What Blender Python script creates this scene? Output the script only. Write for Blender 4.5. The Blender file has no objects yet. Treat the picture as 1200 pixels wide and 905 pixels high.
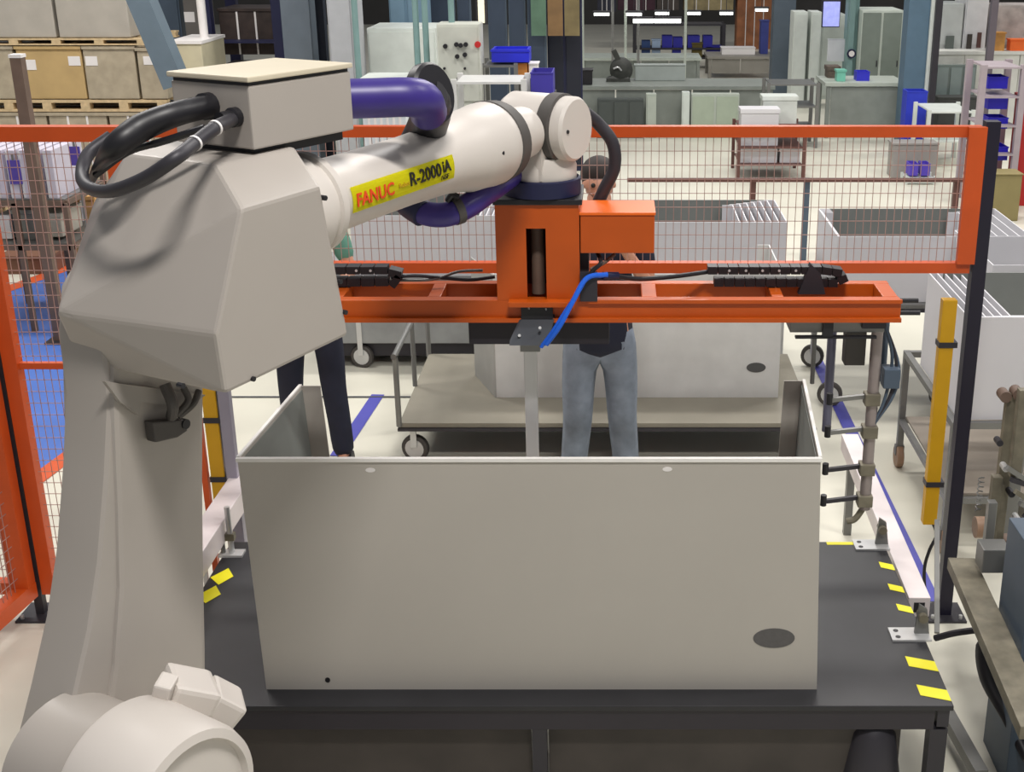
import bpy, bmesh, math, random
from mathutils import Vector, Matrix
random.seed(7)
S = bpy.context.scene
COL = S.collection
PI = math.pi

# ------------------------------------------------------------------ camera
F, CX, CY, H, PITCH = 1500.0, 720.0, 452.5, 3.1, math.radians(20)
cp, sp = math.cos(PITCH), math.sin(PITCH)
cam_d = bpy.data.cameras.new('camera'); cam = bpy.data.objects.new('camera', cam_d); COL.objects.link(cam)
cam.location = (0, 0, H); cam.rotation_euler = (PI/2 - PITCH, 0, 0)
cam_d.sensor_width = 36; cam_d.lens = 36*F/1200; cam_d.shift_x = -(CX-600)/1200
cam_d.clip_end = 200
S.camera = cam
# ------------------------------------------------------------------ world
w = bpy.data.worlds.new('world'); S.world = w; w.use_nodes = True
w.node_tree.nodes['Background'].inputs[0].default_value = (0.93, 0.95, 1.0, 1)
w.node_tree.nodes['Background'].inputs[1].default_value = 0.24
# ------------------------------------------------------------------ lamps of the hall
def lamp(x, y, z, sx, sy, p, col=(1, .965, .92)):
    d = bpy.data.lights.new('hall_lamp', 'AREA'); d.shape = 'RECTANGLE'; d.size = sx; d.size_y = sy
    d.energy = p; d.color = col
    o = bpy.data.objects.new('hall_lamp', d); COL.objects.link(o); o.location = (x, y, z)
    return o
lamp(0.5, 0.9, 6.5, 1.2, .4, 270)
lamp(4.0, 4.0, 7, 2.4, .5, 170)
lamp(-3.5, 7.0, 7, 2.4, .5, 150)
lamp(1.2, 9.5, 7, 2.4, .5, 260)
lamp(6.0, 12.0, 7, 2.4, .5, 230)
lamp(-5.0, 10.5, 7, 2.4, .5, 280)
lamp(1.5, 15.5, 7, 2.4, .5, 260)
lamp(1.5, 23.0, 7, 2.4, .5, 160)
lamp(9.5, 20.0, 7, 2.4, .5, 330)
lamp(0.0, 31.0, 7, 2.4, .5, 90)
S.view_settings.view_transform = 'Standard'; S.view_settings.look = 'None'
S.view_settings.gamma = 1; S.view_settings.use_curve_mapping = False
S.view_settings.exposure = 0.0

# ------------------------------------------------------------------ helpers
def ray(u, v):
    t = (v-CY)/F
    return Vector(((u-CX)/F, cp - t*sp, -sp - t*cp))
def P(u, v, Y=None, z=None, pl=None):
    d = ray(u, v); o = Vector((0, 0, H))
    if z is not None: return o + d*((z-H)/d.z)
    if pl is not None: n, k = pl; return o + d*((k-n.dot(o))/n.dot(d))
    return o + d*(Y/d.y)
def V(*a): return Vector(a)
def lin(c):
    return tuple((x/12.92 if x <= .04045 else ((x+.055)/1.055)**2.4) for x in (v/255 for v in c))
MATS = {}
def mat(name, c, rough=.5, metal=0, var=.08, scale=6, bump=0, emit=0, alpha=None, spec=.5):
    if name in MATS: return MATS[name]
    m = bpy.data.materials.new(name); m.use_nodes = True; nt = m.node_tree; b = nt.nodes['Principled BSDF']
    c3 = lin(c)
    b.inputs['Roughness'].default_value = rough; b.inputs['Metallic'].default_value = metal
    b.inputs['Specular IOR Level'].default_value = spec
    tc = nt.nodes.new('ShaderNodeTexCoord'); n = nt.nodes.new('ShaderNodeTexNoise')
    n.inputs['Scale'].default_value = scale; n.inputs['Detail'].default_value = 5
    nt.links.new(tc.outputs['Object'], n.inputs['Vector'])
    r = nt.nodes.new('ShaderNodeValToRGB')
    r.color_ramp.elements[0].position = .3; r.color_ramp.elements[1].position = .7
    r.color_ramp.elements[0].color = (*[x*(1-var) for x in c3], 1); r.color_ramp.elements[1].color = (*[min(1, x*(1+var*.6)) for x in c3], 1)
    nt.links.new(n.outputs['Fac'], r.inputs['Fac']); nt.links.new(r.outputs['Color'], b.inputs['Base Color'])
    if bump:
        bp = nt.nodes.new('ShaderNodeBump'); bp.inputs['Strength'].default_value = bump; bp.inputs['Distance'].default_value = .01
        nt.links.new(n.outputs['Fac'], bp.inputs['Height']); nt.links.new(bp.outputs['Normal'], b.inputs['Normal'])
    if emit:
        b.inputs['Emission Color'].default_value = (*c3, 1); b.inputs['Emission Strength'].default_value = emit
    if alpha is not None:
        b.inputs['Transmission Weight'].default_value = alpha
    MATS[name] = m; return m

class MB:
    def __init__(s): s.bm = bmesh.new(); s.smooth = False
    def box(s, lo, hi, M=None):
        vs = [s.bm.verts.new(Vector((x, y, z)) if M is None else M @ Vector((x, y, z))) for x in (lo[0], hi[0]) for y in (lo[1], hi[1]) for z in (lo[2], hi[2])]
        for f in ((0,1,3,2),(4,6,7,5),(0,4,5,1),(2,3,7,6),(0,2,6,4),(1,5,7,3)): s.bm.faces.new([vs[i] for i in f])
        return s
    def bar(s, a, b, wx, wy=None, up=(0,0,1)):
        """rectangular bar from a to b"""
        a, b = Vector(a), Vector(b); wy = wy or wx
        d = (b-a); L = d.length; d.normalize(); up = Vector(up)
        if abs(d.dot(up)) > .98: up = Vector((0, 1, 0))
        x = d.cross(up).normalized(); y = x.cross(d)
        M = Matrix((x, y, d)).transposed().to_4x4(); M.translation = a
        return s.box((-wx/2, -wy/2, 0), (wx/2, wy/2, L), M)
    def lathe(s, o, ax, prof, n=24, cap=True):
        """prof: list of (distance along axis, radius)"""
        o = Vector(o); ax = Vector(ax).normalized()
        t = Vector((0,0,1)) if abs(ax.z) < .9 else Vector((1,0,0))
        x = ax.cross(t).normalized(); y = ax.cross(x)
        rings = []
        for d, r in prof:
            rings.append([s.bm.verts.new(o + ax*d + (x*math.cos(2*PI*i/n) + y*math.sin(2*PI*i/n))*r) for i in range(n)])
        for a, b in zip(rings, rings[1:]):
            for i in range(n): s.bm.faces.new((a[i], a[(i+1)%n], b[(i+1)%n], b[i]))
        if cap: s.bm.faces.new(rings[0][::-1]); s.bm.faces.new(rings[-1])
        s.smooth = True; return s
    def cyl(s, a, b, r, n=16, r2=None):
        a, b = Vector(a), Vector(b)
        return s.lathe(a, b-a, [(0, r), ((b-a).length, r if r2 is None else r2)], n)
    def tube(s, pts, r, n=10, sub=6, rs=None):
        pts = [Vector(p) for p in pts]; q = []; R = []
        if sub > 1 and len(pts) > 2:
            E = [2*pts[0]-pts[1]] + pts + [2*pts[-1]-pts[-2]]
            for i in range(len(pts)-1):
                a, b, c, d = E[i:i+4]
                for k in range(sub):
                    t = k/sub
                    q.append(.5*((2*b)+(c-a)*t+(2*a-5*b+4*c-d)*t*t+(3*b-a-3*c+d)*t**3))
                    R.append((rs[i]*(1-t)+rs[i+1]*t) if rs else r)
            q.append(pts[-1]); R.append(rs[-1] if rs else r)
        else: q = pts; R = rs or [r]*len(q)
        prev = None; rings = []
        for i, p in enumerate(q):
            t = (q[min(i+1, len(q)-1)] - q[max(i-1, 0)]).normalized()
            if prev is None:
                g = Vector((0,0,1)) if abs(t.z) < .9 else Vector((1,0,0)); x = t.cross(g).normalized()
            else: x = (prev - t*prev.dot(t)).normalized()
            prev = x; y = t.cross(x)
            rings.append([s.bm.verts.new(p + (x*math.cos(2*PI*k/n)+y*math.sin(2*PI*k/n))*R[i]) for k in range(n)])
        for a, b in zip(rings, rings[1:]):
            for k in range(n): s.bm.faces.new((a[k], a[(k+1)%n], b[(k+1)%n], b[k]))
        s.bm.faces.new(rings[0][::-1]); s.bm.faces.new(rings[-1]); s.smooth = True; return s
    def prism(s, pts, ext):
        pts = [Vector(p) for p in pts]; ext = Vector(ext)
        a = [s.bm.verts.new(p) for p in pts]; b = [s.bm.verts.new(p+ext) for p in pts]; n = len(pts)
        s.bm.faces.new(a); s.bm.faces.new(b[::-1])
        for i in range(n): s.bm.faces.new((a[i], b[i], b[(i+1)%n], a[(i+1)%n]))
        return s
    def hull(s, pts):
        vs = [s.bm.verts.new(Vector(p)) for p in pts]
        r = bmesh.ops.convex_hull(s.bm, input=vs)
        bmesh.ops.delete(s.bm, geom=[g for g in r['geom_interior'] if isinstance(g, bmesh.types.BMVert)], context='VERTS')
        bmesh.ops.dissolve_limit(s.bm, angle_limit=.02, verts=s.bm.verts[:], edges=s.bm.edges[:])
        return s
    def ball(s, c, r, seg=16, sc=(1,1,1)):
        M = Matrix.Translation(Vector(c)) @ Matrix.Diagonal((*[r*k for k in sc], 1))
        bmesh.ops.create_uvsphere(s.bm, u_segments=seg, v_segments=seg//2+2, radius=1, matrix=M); s.smooth = True; return s
    def bevel(s, w, seg=2, ang=.6):
        s.bm.normal_update(); bmesh.ops.recalc_face_normals(s.bm, faces=s.bm.faces[:])
        es = [e for e in s.bm.edges if len(e.link_faces) == 2 and e.calc_face_angle(0) > ang]
        bmesh.ops.bevel(s.bm, geom=es, offset=w, segments=seg, affect='EDGES', profile=.6, clamp_overlap=True); return s
    def mesh(s, name, off=None):
        bmesh.ops.recalc_face_normals(s.bm, faces=s.bm.faces[:])
        if off is not None: bmesh.ops.translate(s.bm, verts=s.bm.verts[:], vec=-Vector(off))
        me = bpy.data.meshes.new(name); s.bm.to_mesh(me); s.bm.free()
        if s.smooth:
            for p in me.polygons: p.use_smooth = True
            try: me.set_sharp_from_angle(angle=.6)
            except Exception: pass
        return me

def tagp(o, label=None, cat=None, group=None, kind=None):
    if label: o['label'] = label
    if cat: o['category'] = cat
    if group: o['group'] = group
    if kind: o['kind'] = kind
    return o
def rootof(o):
    while o.parent: o = o.parent
    return o
def thing(name, label, cat, loc, group=None, rz=0):
    o = bpy.data.objects.new(name, None); COL.objects.link(o); o.location = loc; o.rotation_euler.z = rz
    o.empty_display_size = .1
    return tagp(o, label, cat, group)
def part(name, mb, m, parent, label=None, local=False, kind=None):
    off = None if local else rootof(parent).location
    me = mb if isinstance(mb, bpy.types.Mesh) else mb.mesh(name, off)
    o = bpy.data.objects.new(name, me); COL.objects.link(o); o.parent = parent
    if not me.materials: me.materials.append(m)
    return tagp(o, label, kind=kind)
def solo(name, mb, m, label=None, cat=None, group=None, kind=None):
    bm = mb.bm; xs = [v.co for v in bm.verts]
    lo = Vector([min(c[i] for c in xs) for i in range(3)]); hi = Vector([max(c[i] for c in xs) for i in range(3)])
    off = Vector(((lo.x+hi.x)/2, (lo.y+hi.y)/2, lo.z))
    me = mb.mesh(name, off); o = bpy.data.objects.new(name, me); COL.objects.link(o); o.location = off
    me.materials.append(m); return tagp(o, label, cat, group, kind)
def dup(root, loc=None, rz=None, label=None, group=None):
    r = root.copy(); COL.objects.link(r)
    if loc is not None: r.location = loc
    if rz is not None: r.rotation_euler.z = rz
    if label: r['label'] = label
    if group: r['group'] = group
    for ch in list(root.children):
        c = ch.copy(); COL.objects.link(c); c.parent = r
        for g in ch.children:
            d = g.copy(); COL.objects.link(d); d.parent = c
    return r
def pxb(u0, u1, v0, v1, Y, dep):
    """real box standing at distance Y whose front face spans the given sight lines"""
    a = P((u0+u1)/2, v0, Y=Y); b = P((u0+u1)/2, v1, Y=Y); vm = (v0+v1)/2
    x0 = P(u0, vm, Y=Y).x; x1 = P(u1, vm, Y=Y).x
    return Vector((x0, Y, b.z)), Vector((x1, Y+dep, a.z))

# ------------------------------------------------------------------ materials
ROBOT = mat('robot_paint', (168, 161, 154), .42, var=.03, scale=3)
ROBOT2 = mat('robot_paint_light', (206, 199, 192), .4, var=.03, scale=3)
SHEET = mat('sheet_grey', (180, 175, 167), .45, var=.03, scale=2)
SHEETW = mat('sheet_white', (212, 211, 215), .5, var=.03, scale=3)
ORANGE = mat('orange_paint', (188, 80, 8), .4, var=.07, scale=8)
FORANGE = mat('fence_orange', (204, 82, 26), .4, var=.07, scale=8)
BLACK = mat('black_plastic', (26, 25, 30), .45)
RUB = mat('black_rubber', (40, 40, 44), .5, var=.15, scale=8)
DARKM = mat('dark_steel', (52, 50, 56), .5, .2)
STEEL = mat('grey_steel', (128, 128, 126), .4, .5)
ALU = mat('aluminium', (205, 205, 205), .3, .4)
PURPLE = mat('purple_hose', (56, 42, 124), .4, var=.08, scale=10)
BLUEH = mat('blue_hose', (24, 96, 214), .35)
YEL = mat('yellow_paint', (206, 156, 10), .45)
HAZ = mat('hazard_yellow', (240, 230, 20), .5)
LAB = mat('label_yellow', (238, 232, 12), .45, var=.02)
RED = mat('red_ink', (220, 70, 20), .5)
INK = mat('black_ink', (25, 25, 20), .5)
RING = mat('seal_grey', (76, 72, 69), .6)
BLUEBIN = mat('bin_blue', (36, 44, 200), .4)
WIRE = mat('mesh_wire', (178, 140, 130), .5)
WOOD = mat('pallet_wood', (206, 182, 142), .7, var=.2, scale=20)
CARD = mat('cardboard', (188, 160, 110), .75, var=.1, scale=5)
WRAP = mat('stretch_wrap', (176, 164, 142), .25, var=.15, scale=9)
CARTG = mat('grey_carton', (172, 166, 156), .6, var=.08)
PAPER = mat('paper_white', (232, 228, 226), .6, var=.02)
SLATE = mat('slate_blue', (74, 88, 104), .5)
COLB = mat('column_blue', (86, 112, 132), .5)
NAVY = mat('navy_paint', (22, 26, 62), .5)
BENCH = mat('bench_grey', (132, 138, 132), .5, var=.1)
BENCHL = mat('bench_light', (180, 188, 178), .5)
BROWN = mat('brown_steel', (112, 92, 80), .6, var=.2)
RUST = mat('rusty_steel', (126, 120, 104), .55, .3, var=.3, scale=14)
DK = mat('dark_goods', (58, 46, 42), .6, var=.4, scale=9)
MWHITE = mat('machine_white', (214, 220, 214), .45)
LAMPM = mat('lamp_glow', (250, 255, 250), .5, emit=2.5)
TEALW = mat('teal_pole', (120, 150, 148), .5)
REDP = mat('red_plastic', (180, 30, 30), .5)
BEIGE = mat('trolley_deck', (136, 131, 118), .6, var=.12, scale=3)

# ------------------------------------------------------------------ setting
def floor_mat():
    m = mat('floor_epoxy', (218, 215, 200), .42, var=.07, scale=1.3); return m
fl = MB().box((-18, -4, -.1), (26, 42, 0)); solo('floor', fl, floor_mat(), kind='structure')
solo('wall_back', MB().box((-18, 42, 0), (26, 42.3, 5)), mat('wall_dark', (70, 68, 66), .7, var=.3, scale=.7), kind='structure')
# blue painted zone with its orange border (paint on the floor)
def fpoly(name, pts, h, m): return solo(name, MB().prism([V(p.x, p.y, h) for p in pts], (0, 0, .002)), m, kind='structure')
bl = [P(-60, 640, z=0), P(120, 505, z=0), P(130, 296, z=0), P(-60, 364, z=0)]
fpoly('trim_1', bl, .001, mat('floor_blue', (78, 114, 192), .5, var=.1, scale=2))
def strip(name, a, b, wd, m, h=.004):
    a = V(a.x, a.y, h); b = V(b.x, b.y, h); d = (b-a).normalized(); n = V(-d.y, d.x, 0)*wd/2
    return solo(name, MB().prism([a-n, b-n, b+n, a+n], (0, 0, .0015)), m, kind='structure')
strip('trim_2', bl[0], bl[1], .12, mat('floor_orange', (214, 92, 48), .5), .004)
strip('trim_3', bl[2], bl[3], .16, MATS['floor_orange'], .004)
TAPE = mat('floor_tape_blue', (84, 84, 176), .5)
strip('trim_4', P(955, 418, z=0), P(1092, 706, z=0), .085, TAPE)
strip('trim_5', P(443, 463, z=0), P(395, 535, z=0), .09, TAPE, .003)
strip('trim_6', P(200, 466, z=0), P(560, 466, z=0), .02, mat('floor_joint', (90, 92, 96), .6), .006)

# ------------------------------------------------------------------ robot
A = V(.48, .877, 0).normalized(); B = V(.877, -.48, 0); B = (B - A*B.dot(A)).normalized(); Z = V(0, 0, 1)
Wp = P(634, 148, Y=4.1)                    # wrist centre
k0 = B.dot(Wp)
root = thing('industrial_robot', 'large light grey six-axis robot arm holding the orange gripper over the box', 'robot', (-1.15, 2.62, 0))
# pedestal, base and turntable
T0 = V(-1.15, 2.62, 0)
def RM(o): 
    M = Matrix((A, -B, Z)).transposed().to_4x4(); M.translation = Vector(o); return M
p = MB().box((-.36, -.36, 0), (.36, .36, .42), RM(T0)); p.bevel(.02); part('pedestal', p, ROBOT, root)
p = MB().lathe(T0+Z*.42, Z, [(0, .33), (.1, .33), (.12, .29), (.3, .28), (.34, .25)], 40); part('base_turntable', p, ROBOT, root)
# housing of the elbow (third axis)
pC = (B, k0+.26)
c1, c2, c3, c4, c5 = [P(u, v, pl=pC) for u, v in ((253, 392), (264, 462), (408, 393), (375, 218), (283, 245))]
wdir = V(-.92, .38, 0).normalized()
def wp(pt, L, dz=0): return pt + wdir*L + V(0, 0, dz)
hp = [c1, c2, c3, c4, c5]
lf1 = P(66, 366, Y=c1.y+.19); lf2 = P(92, 424, Y=c2.y+.24)
pD = (B, k0+.12)
tr = P(253, 193, pl=pD); tp = P(345, 172, pl=pD); tl = P(110, 236, Y=2.98); tb = V(tr.x, tr.y, tr.z) - B*.34 + A*.06 + V(0, 0, -.012)
hp += [lf1, lf2, tl, tr, tp, tb]
hp += [c3 - B*.42, c4 - B*.46, tp - B*.34, lf2 + A*.22, lf1+A*.25, c2 + A*.02]
h = MB().hull(hp); h.bevel(.008, 2, .15); part('elbow_housing', h, ROBOT, root)
for u, v in ((296, 444), (213, 452), (398, 330), (404, 366), (380, 232)):
    q = P(u, v, pl=pC); part('bolt', MB().cyl(q-B*.01, q+B*.005, .006, 8), BLACK, root)
# lower arm: b-facing broad plate
pL = (B, k0-.08)
tk = -B*.17
def L_(u, v, pl=pL): return P(u, v, pl=pl)
outline = [L_(132, 395), L_(240, 395), L_(239, 560), L_(240, 660), L_(242, 760), L_(242, 905), L_(235, 1000), L_(120, 1010), L_(118, 890), L_(134, 780), L_(140, 690), L_(138, 600), L_(134, 500)]
p = MB().prism(outline, tk); p.bevel(.014, 2, .5); part('lower_arm', p, ROBOT, root)
# side rib of the lower arm, curving out to the shoulder
pS = (B, k0-.09)
rib = [P(u, v, pl=pS) for u, v in ((150, 330), (136, 322), (124, 345), (120, 400), (128, 470), (124, 560), (116, 660), (104, 740), (86, 820), (66, 900), (56, 1010), (150, 1010))]
p = MB().prism(rib, -B*.15); p.bevel(.03, 3, .5); p.smooth = True; part('lower_arm_rib', p, ROBOT, root)
# pocket, boss and cables at the top of the lower arm
q = L_(188, 498)
p = MB().prism([L_(167, 492)+B*.004, L_(205, 489)+B*.004, L_(208, 502)+B*.004, L_(196, 510)+B*.004, L_(170, 516)+B*.004], B*.03); p.bevel(.004); part('stop_block', p, RING, root)
p = MB().cyl(L_(205, 494)+B*.02, L_(205, 494)+B*.038, .012, 12); part('plug', p, BLACK, root)
p = MB().prism([L_(118, 446)+B*.002, L_(236, 462)+B*.002, L_(214, 478)+B*.002, L_(160, 470)+B*.002, L_(158, 486)+B*.002, L_(136, 470)+B*.002], B*.012); part('recess_plate', p, mat('recess_grey', (150, 144, 138), .5), root)
p = MB(); p.tube([L_(182, 448)+B*.03, L_(184, 470)+B*.05, L_(190, 486)+B*.03], .013)
p.tube([L_(204, 452)+B*.03, L_(206, 466)+B*.04, L_(196, 484)+B*.03], .008); p.tube([L_(222, 456)+B*.03, L_(212, 470)+B*.04, L_(198, 486)+B*.03], .008)
part('arm_cable', p, RING, root)
# shoulder hub + motor drum
ctr = P(230, 950, pl=(B, k0+.30))
p = MB().lathe(ctr - B*.22, B, [(0, .186), (.01, .192), (.19, .184), (.215, .176), (.22, .156), (.205, .150)], 56); part('shoulder_drum', p, ROBOT2, root)
part('drum_cover', MB().lathe(ctr - B*.03, B, [(0, .15), (.012, .15)], 40), ROBOT, root)
sc = ctr - B*.22
p = MB().lathe(sc + V(0, 0, -.02) - B*.20, B, [(0, .165), (.2, .165)], 48); part('shoulder_joint', p, ROBOT, root)
# turret cheek connecting the shoulder to the base
p = MB().prism([sc-B*.05+A*.22+V(0,0,.04), sc-B*.05-A*.2+V(0,0,.04), V(*(T0-A*.28+B*.02)[:2], .74), V(*(T0+A*.28+B*.02)[:2], .74)], -B*.16); p.bevel(.02); part('turret', p, ROBOT, root)
# motor block on the drum
M_ = P(222, 812, pl=(B, k0+.1))
p = MB().box((-.055, -.06, -.03), (.055, .07, .035), Matrix.Translation(M_) @ Matrix.Rotation(.5, 4, 'Z') @ Matrix.Rotation(.5, 4, 'Y')); p.bevel(.012); part('motor_block', p, ROBOT2, root)
M2 = P(256, 824, pl=(B, k0+.14))
p = MB().box((-.03, -.05, -.04), (.05, .06, .035), Matrix.Translation(M2) @ Matrix.Rotation(.4, 4, 'Z') @ Matrix.Rotation(.75, 4, 'Y')); p.bevel(.01); part('motor_cap', p, ROBOT2, root)
M3 = P(192, 812, pl=(B, k0+.1))
p = MB().box((-.02, -.03, -.04), (.02, .03, .035), Matrix.Translation(M3) @ Matrix.Rotation(.3, 4, 'Y')); p.bevel(.006); part('clamp_lug', p, ROBOT2, root)
# forearm
FS = P(378, 232, Y=3.16)
ax = (Wp + V(0, 0, -.0) - FS); Lf = ax.length; ax.normalize()
p = MB().lathe(FS - ax*.15, ax, [(0, .13), (.05, .13), (.055, .118), (.075, .118), (.08, .126), (.10, .126), (.105, .104), (.13, .0945), (.27, .092), (.48, .092), (.65, .098), (.75, .112), (.77, .118), (.83, .12), (.87, .124), (.90, .124), (.915, .118)], 48)
part('forearm', p, ROBOT2, root)
part('wrist_seal', MB().lathe(FS + ax*.765, ax, [(-.012, .121), (-.008, .126), (.044, .120), (.048, .11)], 40), RING, root)
part('wrist_barrel', MB().lathe(FS + ax*.81, ax, [(0, .1), (.05, .09), (.09, .084), (.14, .08)], 40), ROBOT2, root)
b0 = FS + ax*.22 + B*.134
part('forearm_screw', MB().cyl(FS+ax*.60 + B*.098 - V(0,0,.0), FS+ax*.66 + B*.114, .008, 10), BLACK, root)
# wrist: block with the round joint cap
wc = Wp
p = MB().lathe(wc - B*.12, B, [(0, .09), (.02, .104), (.15, .104), (.165, .095)], 44)
p.hull([wc + a*A*.075 + b_*B*.07 + V(0, 0, c) for a in (-1, 1) for b_ in (-1, 1) for c in (-.15, .03)] if False else [wc + A*a - B*b_ + V(0, 0, c) for a in (-.10, .07) for b_ in (-.06, .07) for c in (-.155, -.02)])
part('wrist_body', p, ROBOT2, root)
part('wrist_seal', MB().lathe(wc + B*.04, B, [(0, .103), (.004, .108), (.045, .108), (.05, .1)], 44), RING, root)
part('wrist_cap', MB().lathe(wc + B*.088, B, [(0, .1), (.035, .1), (.045, .092)], 44), ROBOT2, root)
part('cap_screw', MB().cyl(wc + B*.13 + A*-.06, wc + B*.137 + A*-.06, .006, 8), BLACK, root)
part('wrist_foot', MB().lathe(wc + V(-.0, 0, -.19), Z, [(0, .1), (.03, .112), (.07, .112), (.1, .1)], 40), ROBOT2, root)
GT = P(630, 240, Y=4.0).z + .016
part('tool_flange', MB().lathe(V(wc.x, wc.y, GT+.004), Z, [(0, .125), (.05, .125), (.054, .118), (wc.z-.17-GT, .115)], 40), NAVY, root, 'dark navy tool flange')
# label on the forearm with its lettering
def on_arm(s, tt):        # s metres along arm, tt metres around (up positive)
    R = .0945 + max(0, s-.55)*.11 + .0015
    n0 = (B - ax*B.dot(ax)).normalized(); u0 = n0.cross(ax); u0 = u0 if u0.z > 0 else -u0
    g = tt/R
    return lambda off=0: FS + ax*s + (n0*math.cos(g) + u0*math.sin(g))*(R+off)
def bend(me_src, s0, t0, sc_, off):
    for v in me_src.vertices:
        x, y = v.co.x*sc_, v.co.y*sc_; v.co = on_arm(s0+x, t0+y)(off + v.co.z)
def arm_label():
    mb = MB(); nx, ny = 16, 6; g = []
    for i in range(nx+1):
        g.append([mb.bm.verts.new(on_arm(.0 + .44*i/nx, -.031+.066*j/ny)(.0)) for j in range(ny+1)])
    for i in range(nx):
        for j in range(ny): mb.bm.faces.new((g[i][j], g[i+1][j], g[i+1][j+1], g[i][j+1]))
    bmesh.ops.solidify(mb.bm, geom=mb.bm.faces[:], thickness=.001)
    return mb
lb = part('maker_label', arm_label(), LAB, root, 'yellow maker label with red and black lettering')
def text_mesh(s, size, s0, t0, m, name, par, bold=.0):
    cu = bpy.data.curves.new('t', 'FONT'); cu.body = s; cu.size = size; cu.extrude = .0008; cu.offset = bold; cu.resolution_u = 2
    o = bpy.data.objects.new('t', cu); COL.objects.link(o); dg = bpy.context.evaluated_depsgraph_get()
    me = bpy.data.meshes.new_from_object(o.evaluated_get(dg)); bpy.data.objects.remove(o)
    bm = bmesh.new(); bm.from_mesh(me)
    bm.to_mesh(me); bm.free()
    for v in me.vertices:
        x, y, z_ = v.co; v.co = on_arm(s0+x, t0+y)(.0025 + z_) - root.location
    me.materials.clear(); me.materials.append(m)
    o = bpy.data.objects.new(name, me); COL.objects.link(o); o.parent = par; return o
text_mesh('FANUC', .046, .012, -.016, RED, 'lettering', lb, .0008)
text_mesh('Robot', .018, .184, -.006, mat('amber_ink', (200, 160, 20), .5), 'lettering', lb)
text_mesh('R-2000', .049, .232, -.010, INK, 'lettering', lb, .0008)
text_mesh('iA', .043, .382, -.004, INK, 'lettering', lb, .0008)
text_mesh('165F', .019, .372, -.024, INK, 'lettering', lb)
# control box on the elbow
cb = P(298, 176, z=2.624); cr = P(415, 152, z=2.624); cl_ = P(190, 88, z=2.785)
ea = (cr-cb); La = ea.length; ea.normalize(); eb = V(-ea.y, ea.x, 0); Lb = (V(cl_.x, cl_.y, 0)-V(cb.x, cb.y, 0)).dot(eb)
MBx = Matrix((ea, eb, Z)).transposed().to_4x4(); MBx.translation = cb
Lb *= 1.42
p = MB().box((0, 0, 0), (La, Lb, .138), MBx); p.bevel(.004); cbx = part('control_box', p, ROBOT, root)
p = MB().box((-.006, -.006, .146), (La+.004, Lb+.006, .158), MBx); p.bevel(.003); part('box_lid', p, mat('lid_beige', (202, 192, 170), .5, var=.04), cbx)
part('lid_gasket', MB().box((.004, .004, .138), (La-.004, Lb-.004, .146), MBx), BLACK, cbx)
part('box_feet', MB().box((.02, .02, -.022), (La-.02, Lb-.02, 0), MBx), BLACK, root)
def cbf(y, z_, x=0): return MBx @ V(x, y, z_)
part('cable_gland', MB().lathe(P(246, 124, pl=(A, A.dot(cb))), -ea, [(-.03, .03), (.02, .03), (.022, .024), (.05, .024)], 16), BLACK, cbx)
part('cable_gland', MB().lathe(P(277, 137, pl=(A, A.dot(cb))), -ea, [(-.03, .022), (.015, .022), (.018, .017), (.05, .017)], 16), BLACK, cbx)
part('cable_bundle', MB().tube([P(244, 125, pl=(A, A.dot(cb)-.02)), P(205, 134, Y=2.78), P(165, 150, Y=2.74), P(135, 172, Y=2.7), P(118, 192, Y=2.8), P(105, 215, Y=2.9)], .026, 12, rs=[.025, .027, .03, .026, .014, .008]), BLACK, root)
part('cable_loop', MB().tube([P(272, 140, pl=(A, A.dot(cb)-.02)), P(252, 150, Y=2.70), P(228, 168, Y=2.63), P(205, 186, Y=2.54), P(168, 210, Y=2.56), P(130, 224, Y=2.62), P(104, 220, Y=2.72), P(96, 204, Y=2.8), P(104, 180, Y=2.86), P(130, 160, Y=2.9)], .0145, 12), DARKM, root)
part('cable_loop', MB().tube([P(240, 150, Y=2.72), P(190, 166, Y=2.74), P(150, 178, Y=2.78), P(112, 205, Y=2.82)], .008, 8), BLACK, root)
for q, d in ((P(252, 150, Y=2.70), P(272, 140, Y=2.78)-P(228, 168, Y=2.63)), (P(228, 168, Y=2.63), P(252, 150, Y=2.70)-P(205, 186, Y=2.54))):
    part('cable_tie', MB().lathe(q, d, [(-.003, .0165), (.003, .0165)], 16), PAPER, root)
# purple hose package
part('hose', MB().tube([P(405, 116, Y=3.22), P(440, 115, Y=3.24), P(478, 114, Y=3.26), P(496, 118, Y=3.3), P(502, 132, Y=3.36)], .049, 20), PURPLE, root, 'fat purple hose')
part('hose_clamp', MB().lathe(P(500, 112, Y=3.42), V(.8, -.45, .2), [(-.01, .076), (0, .083), (.024, .083), (.032, .076)], 32), BLACK, root)
part('hose_elbow', MB().tube([P(500, 115, Y=3.40), P(505, 126, Y=3.45), P(500, 150, Y=3.56), P(480, 190, Y=3.62)], .055, 16), BLACK, root)
part('hose', MB().tube([P(470, 205, Y=3.7), P(474, 230, Y=3.7), P(494, 248, Y=3.66), P(520, 252, Y=3.66), P(545, 243, Y=3.7), P(570, 226, Y=3.8), P(600, 205, Y=4.02)], .036, 20), PURPLE, root, 'purple hose looping under the forearm')
part('hose_clamp', MB().lathe(P(535, 247, Y=3.68), P(545, 243, Y=3.7)-P(520, 252, Y=3.66), [(-.012, .041), (.012, .041)], 20), RING, root)
part('hose_clamp', MB().tube([P(524, 236, Y=3.66), P(530, 229, Y=3.66), P(538, 231, Y=3.66)], .009, 8), BLACK, root)
part('hose_sleeve', MB().tube([P(468, 212, Y=3.69), P(476, 236, Y=3.69), P(496, 251, Y=3.65)], .039, 18), NAVY, root)
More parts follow.
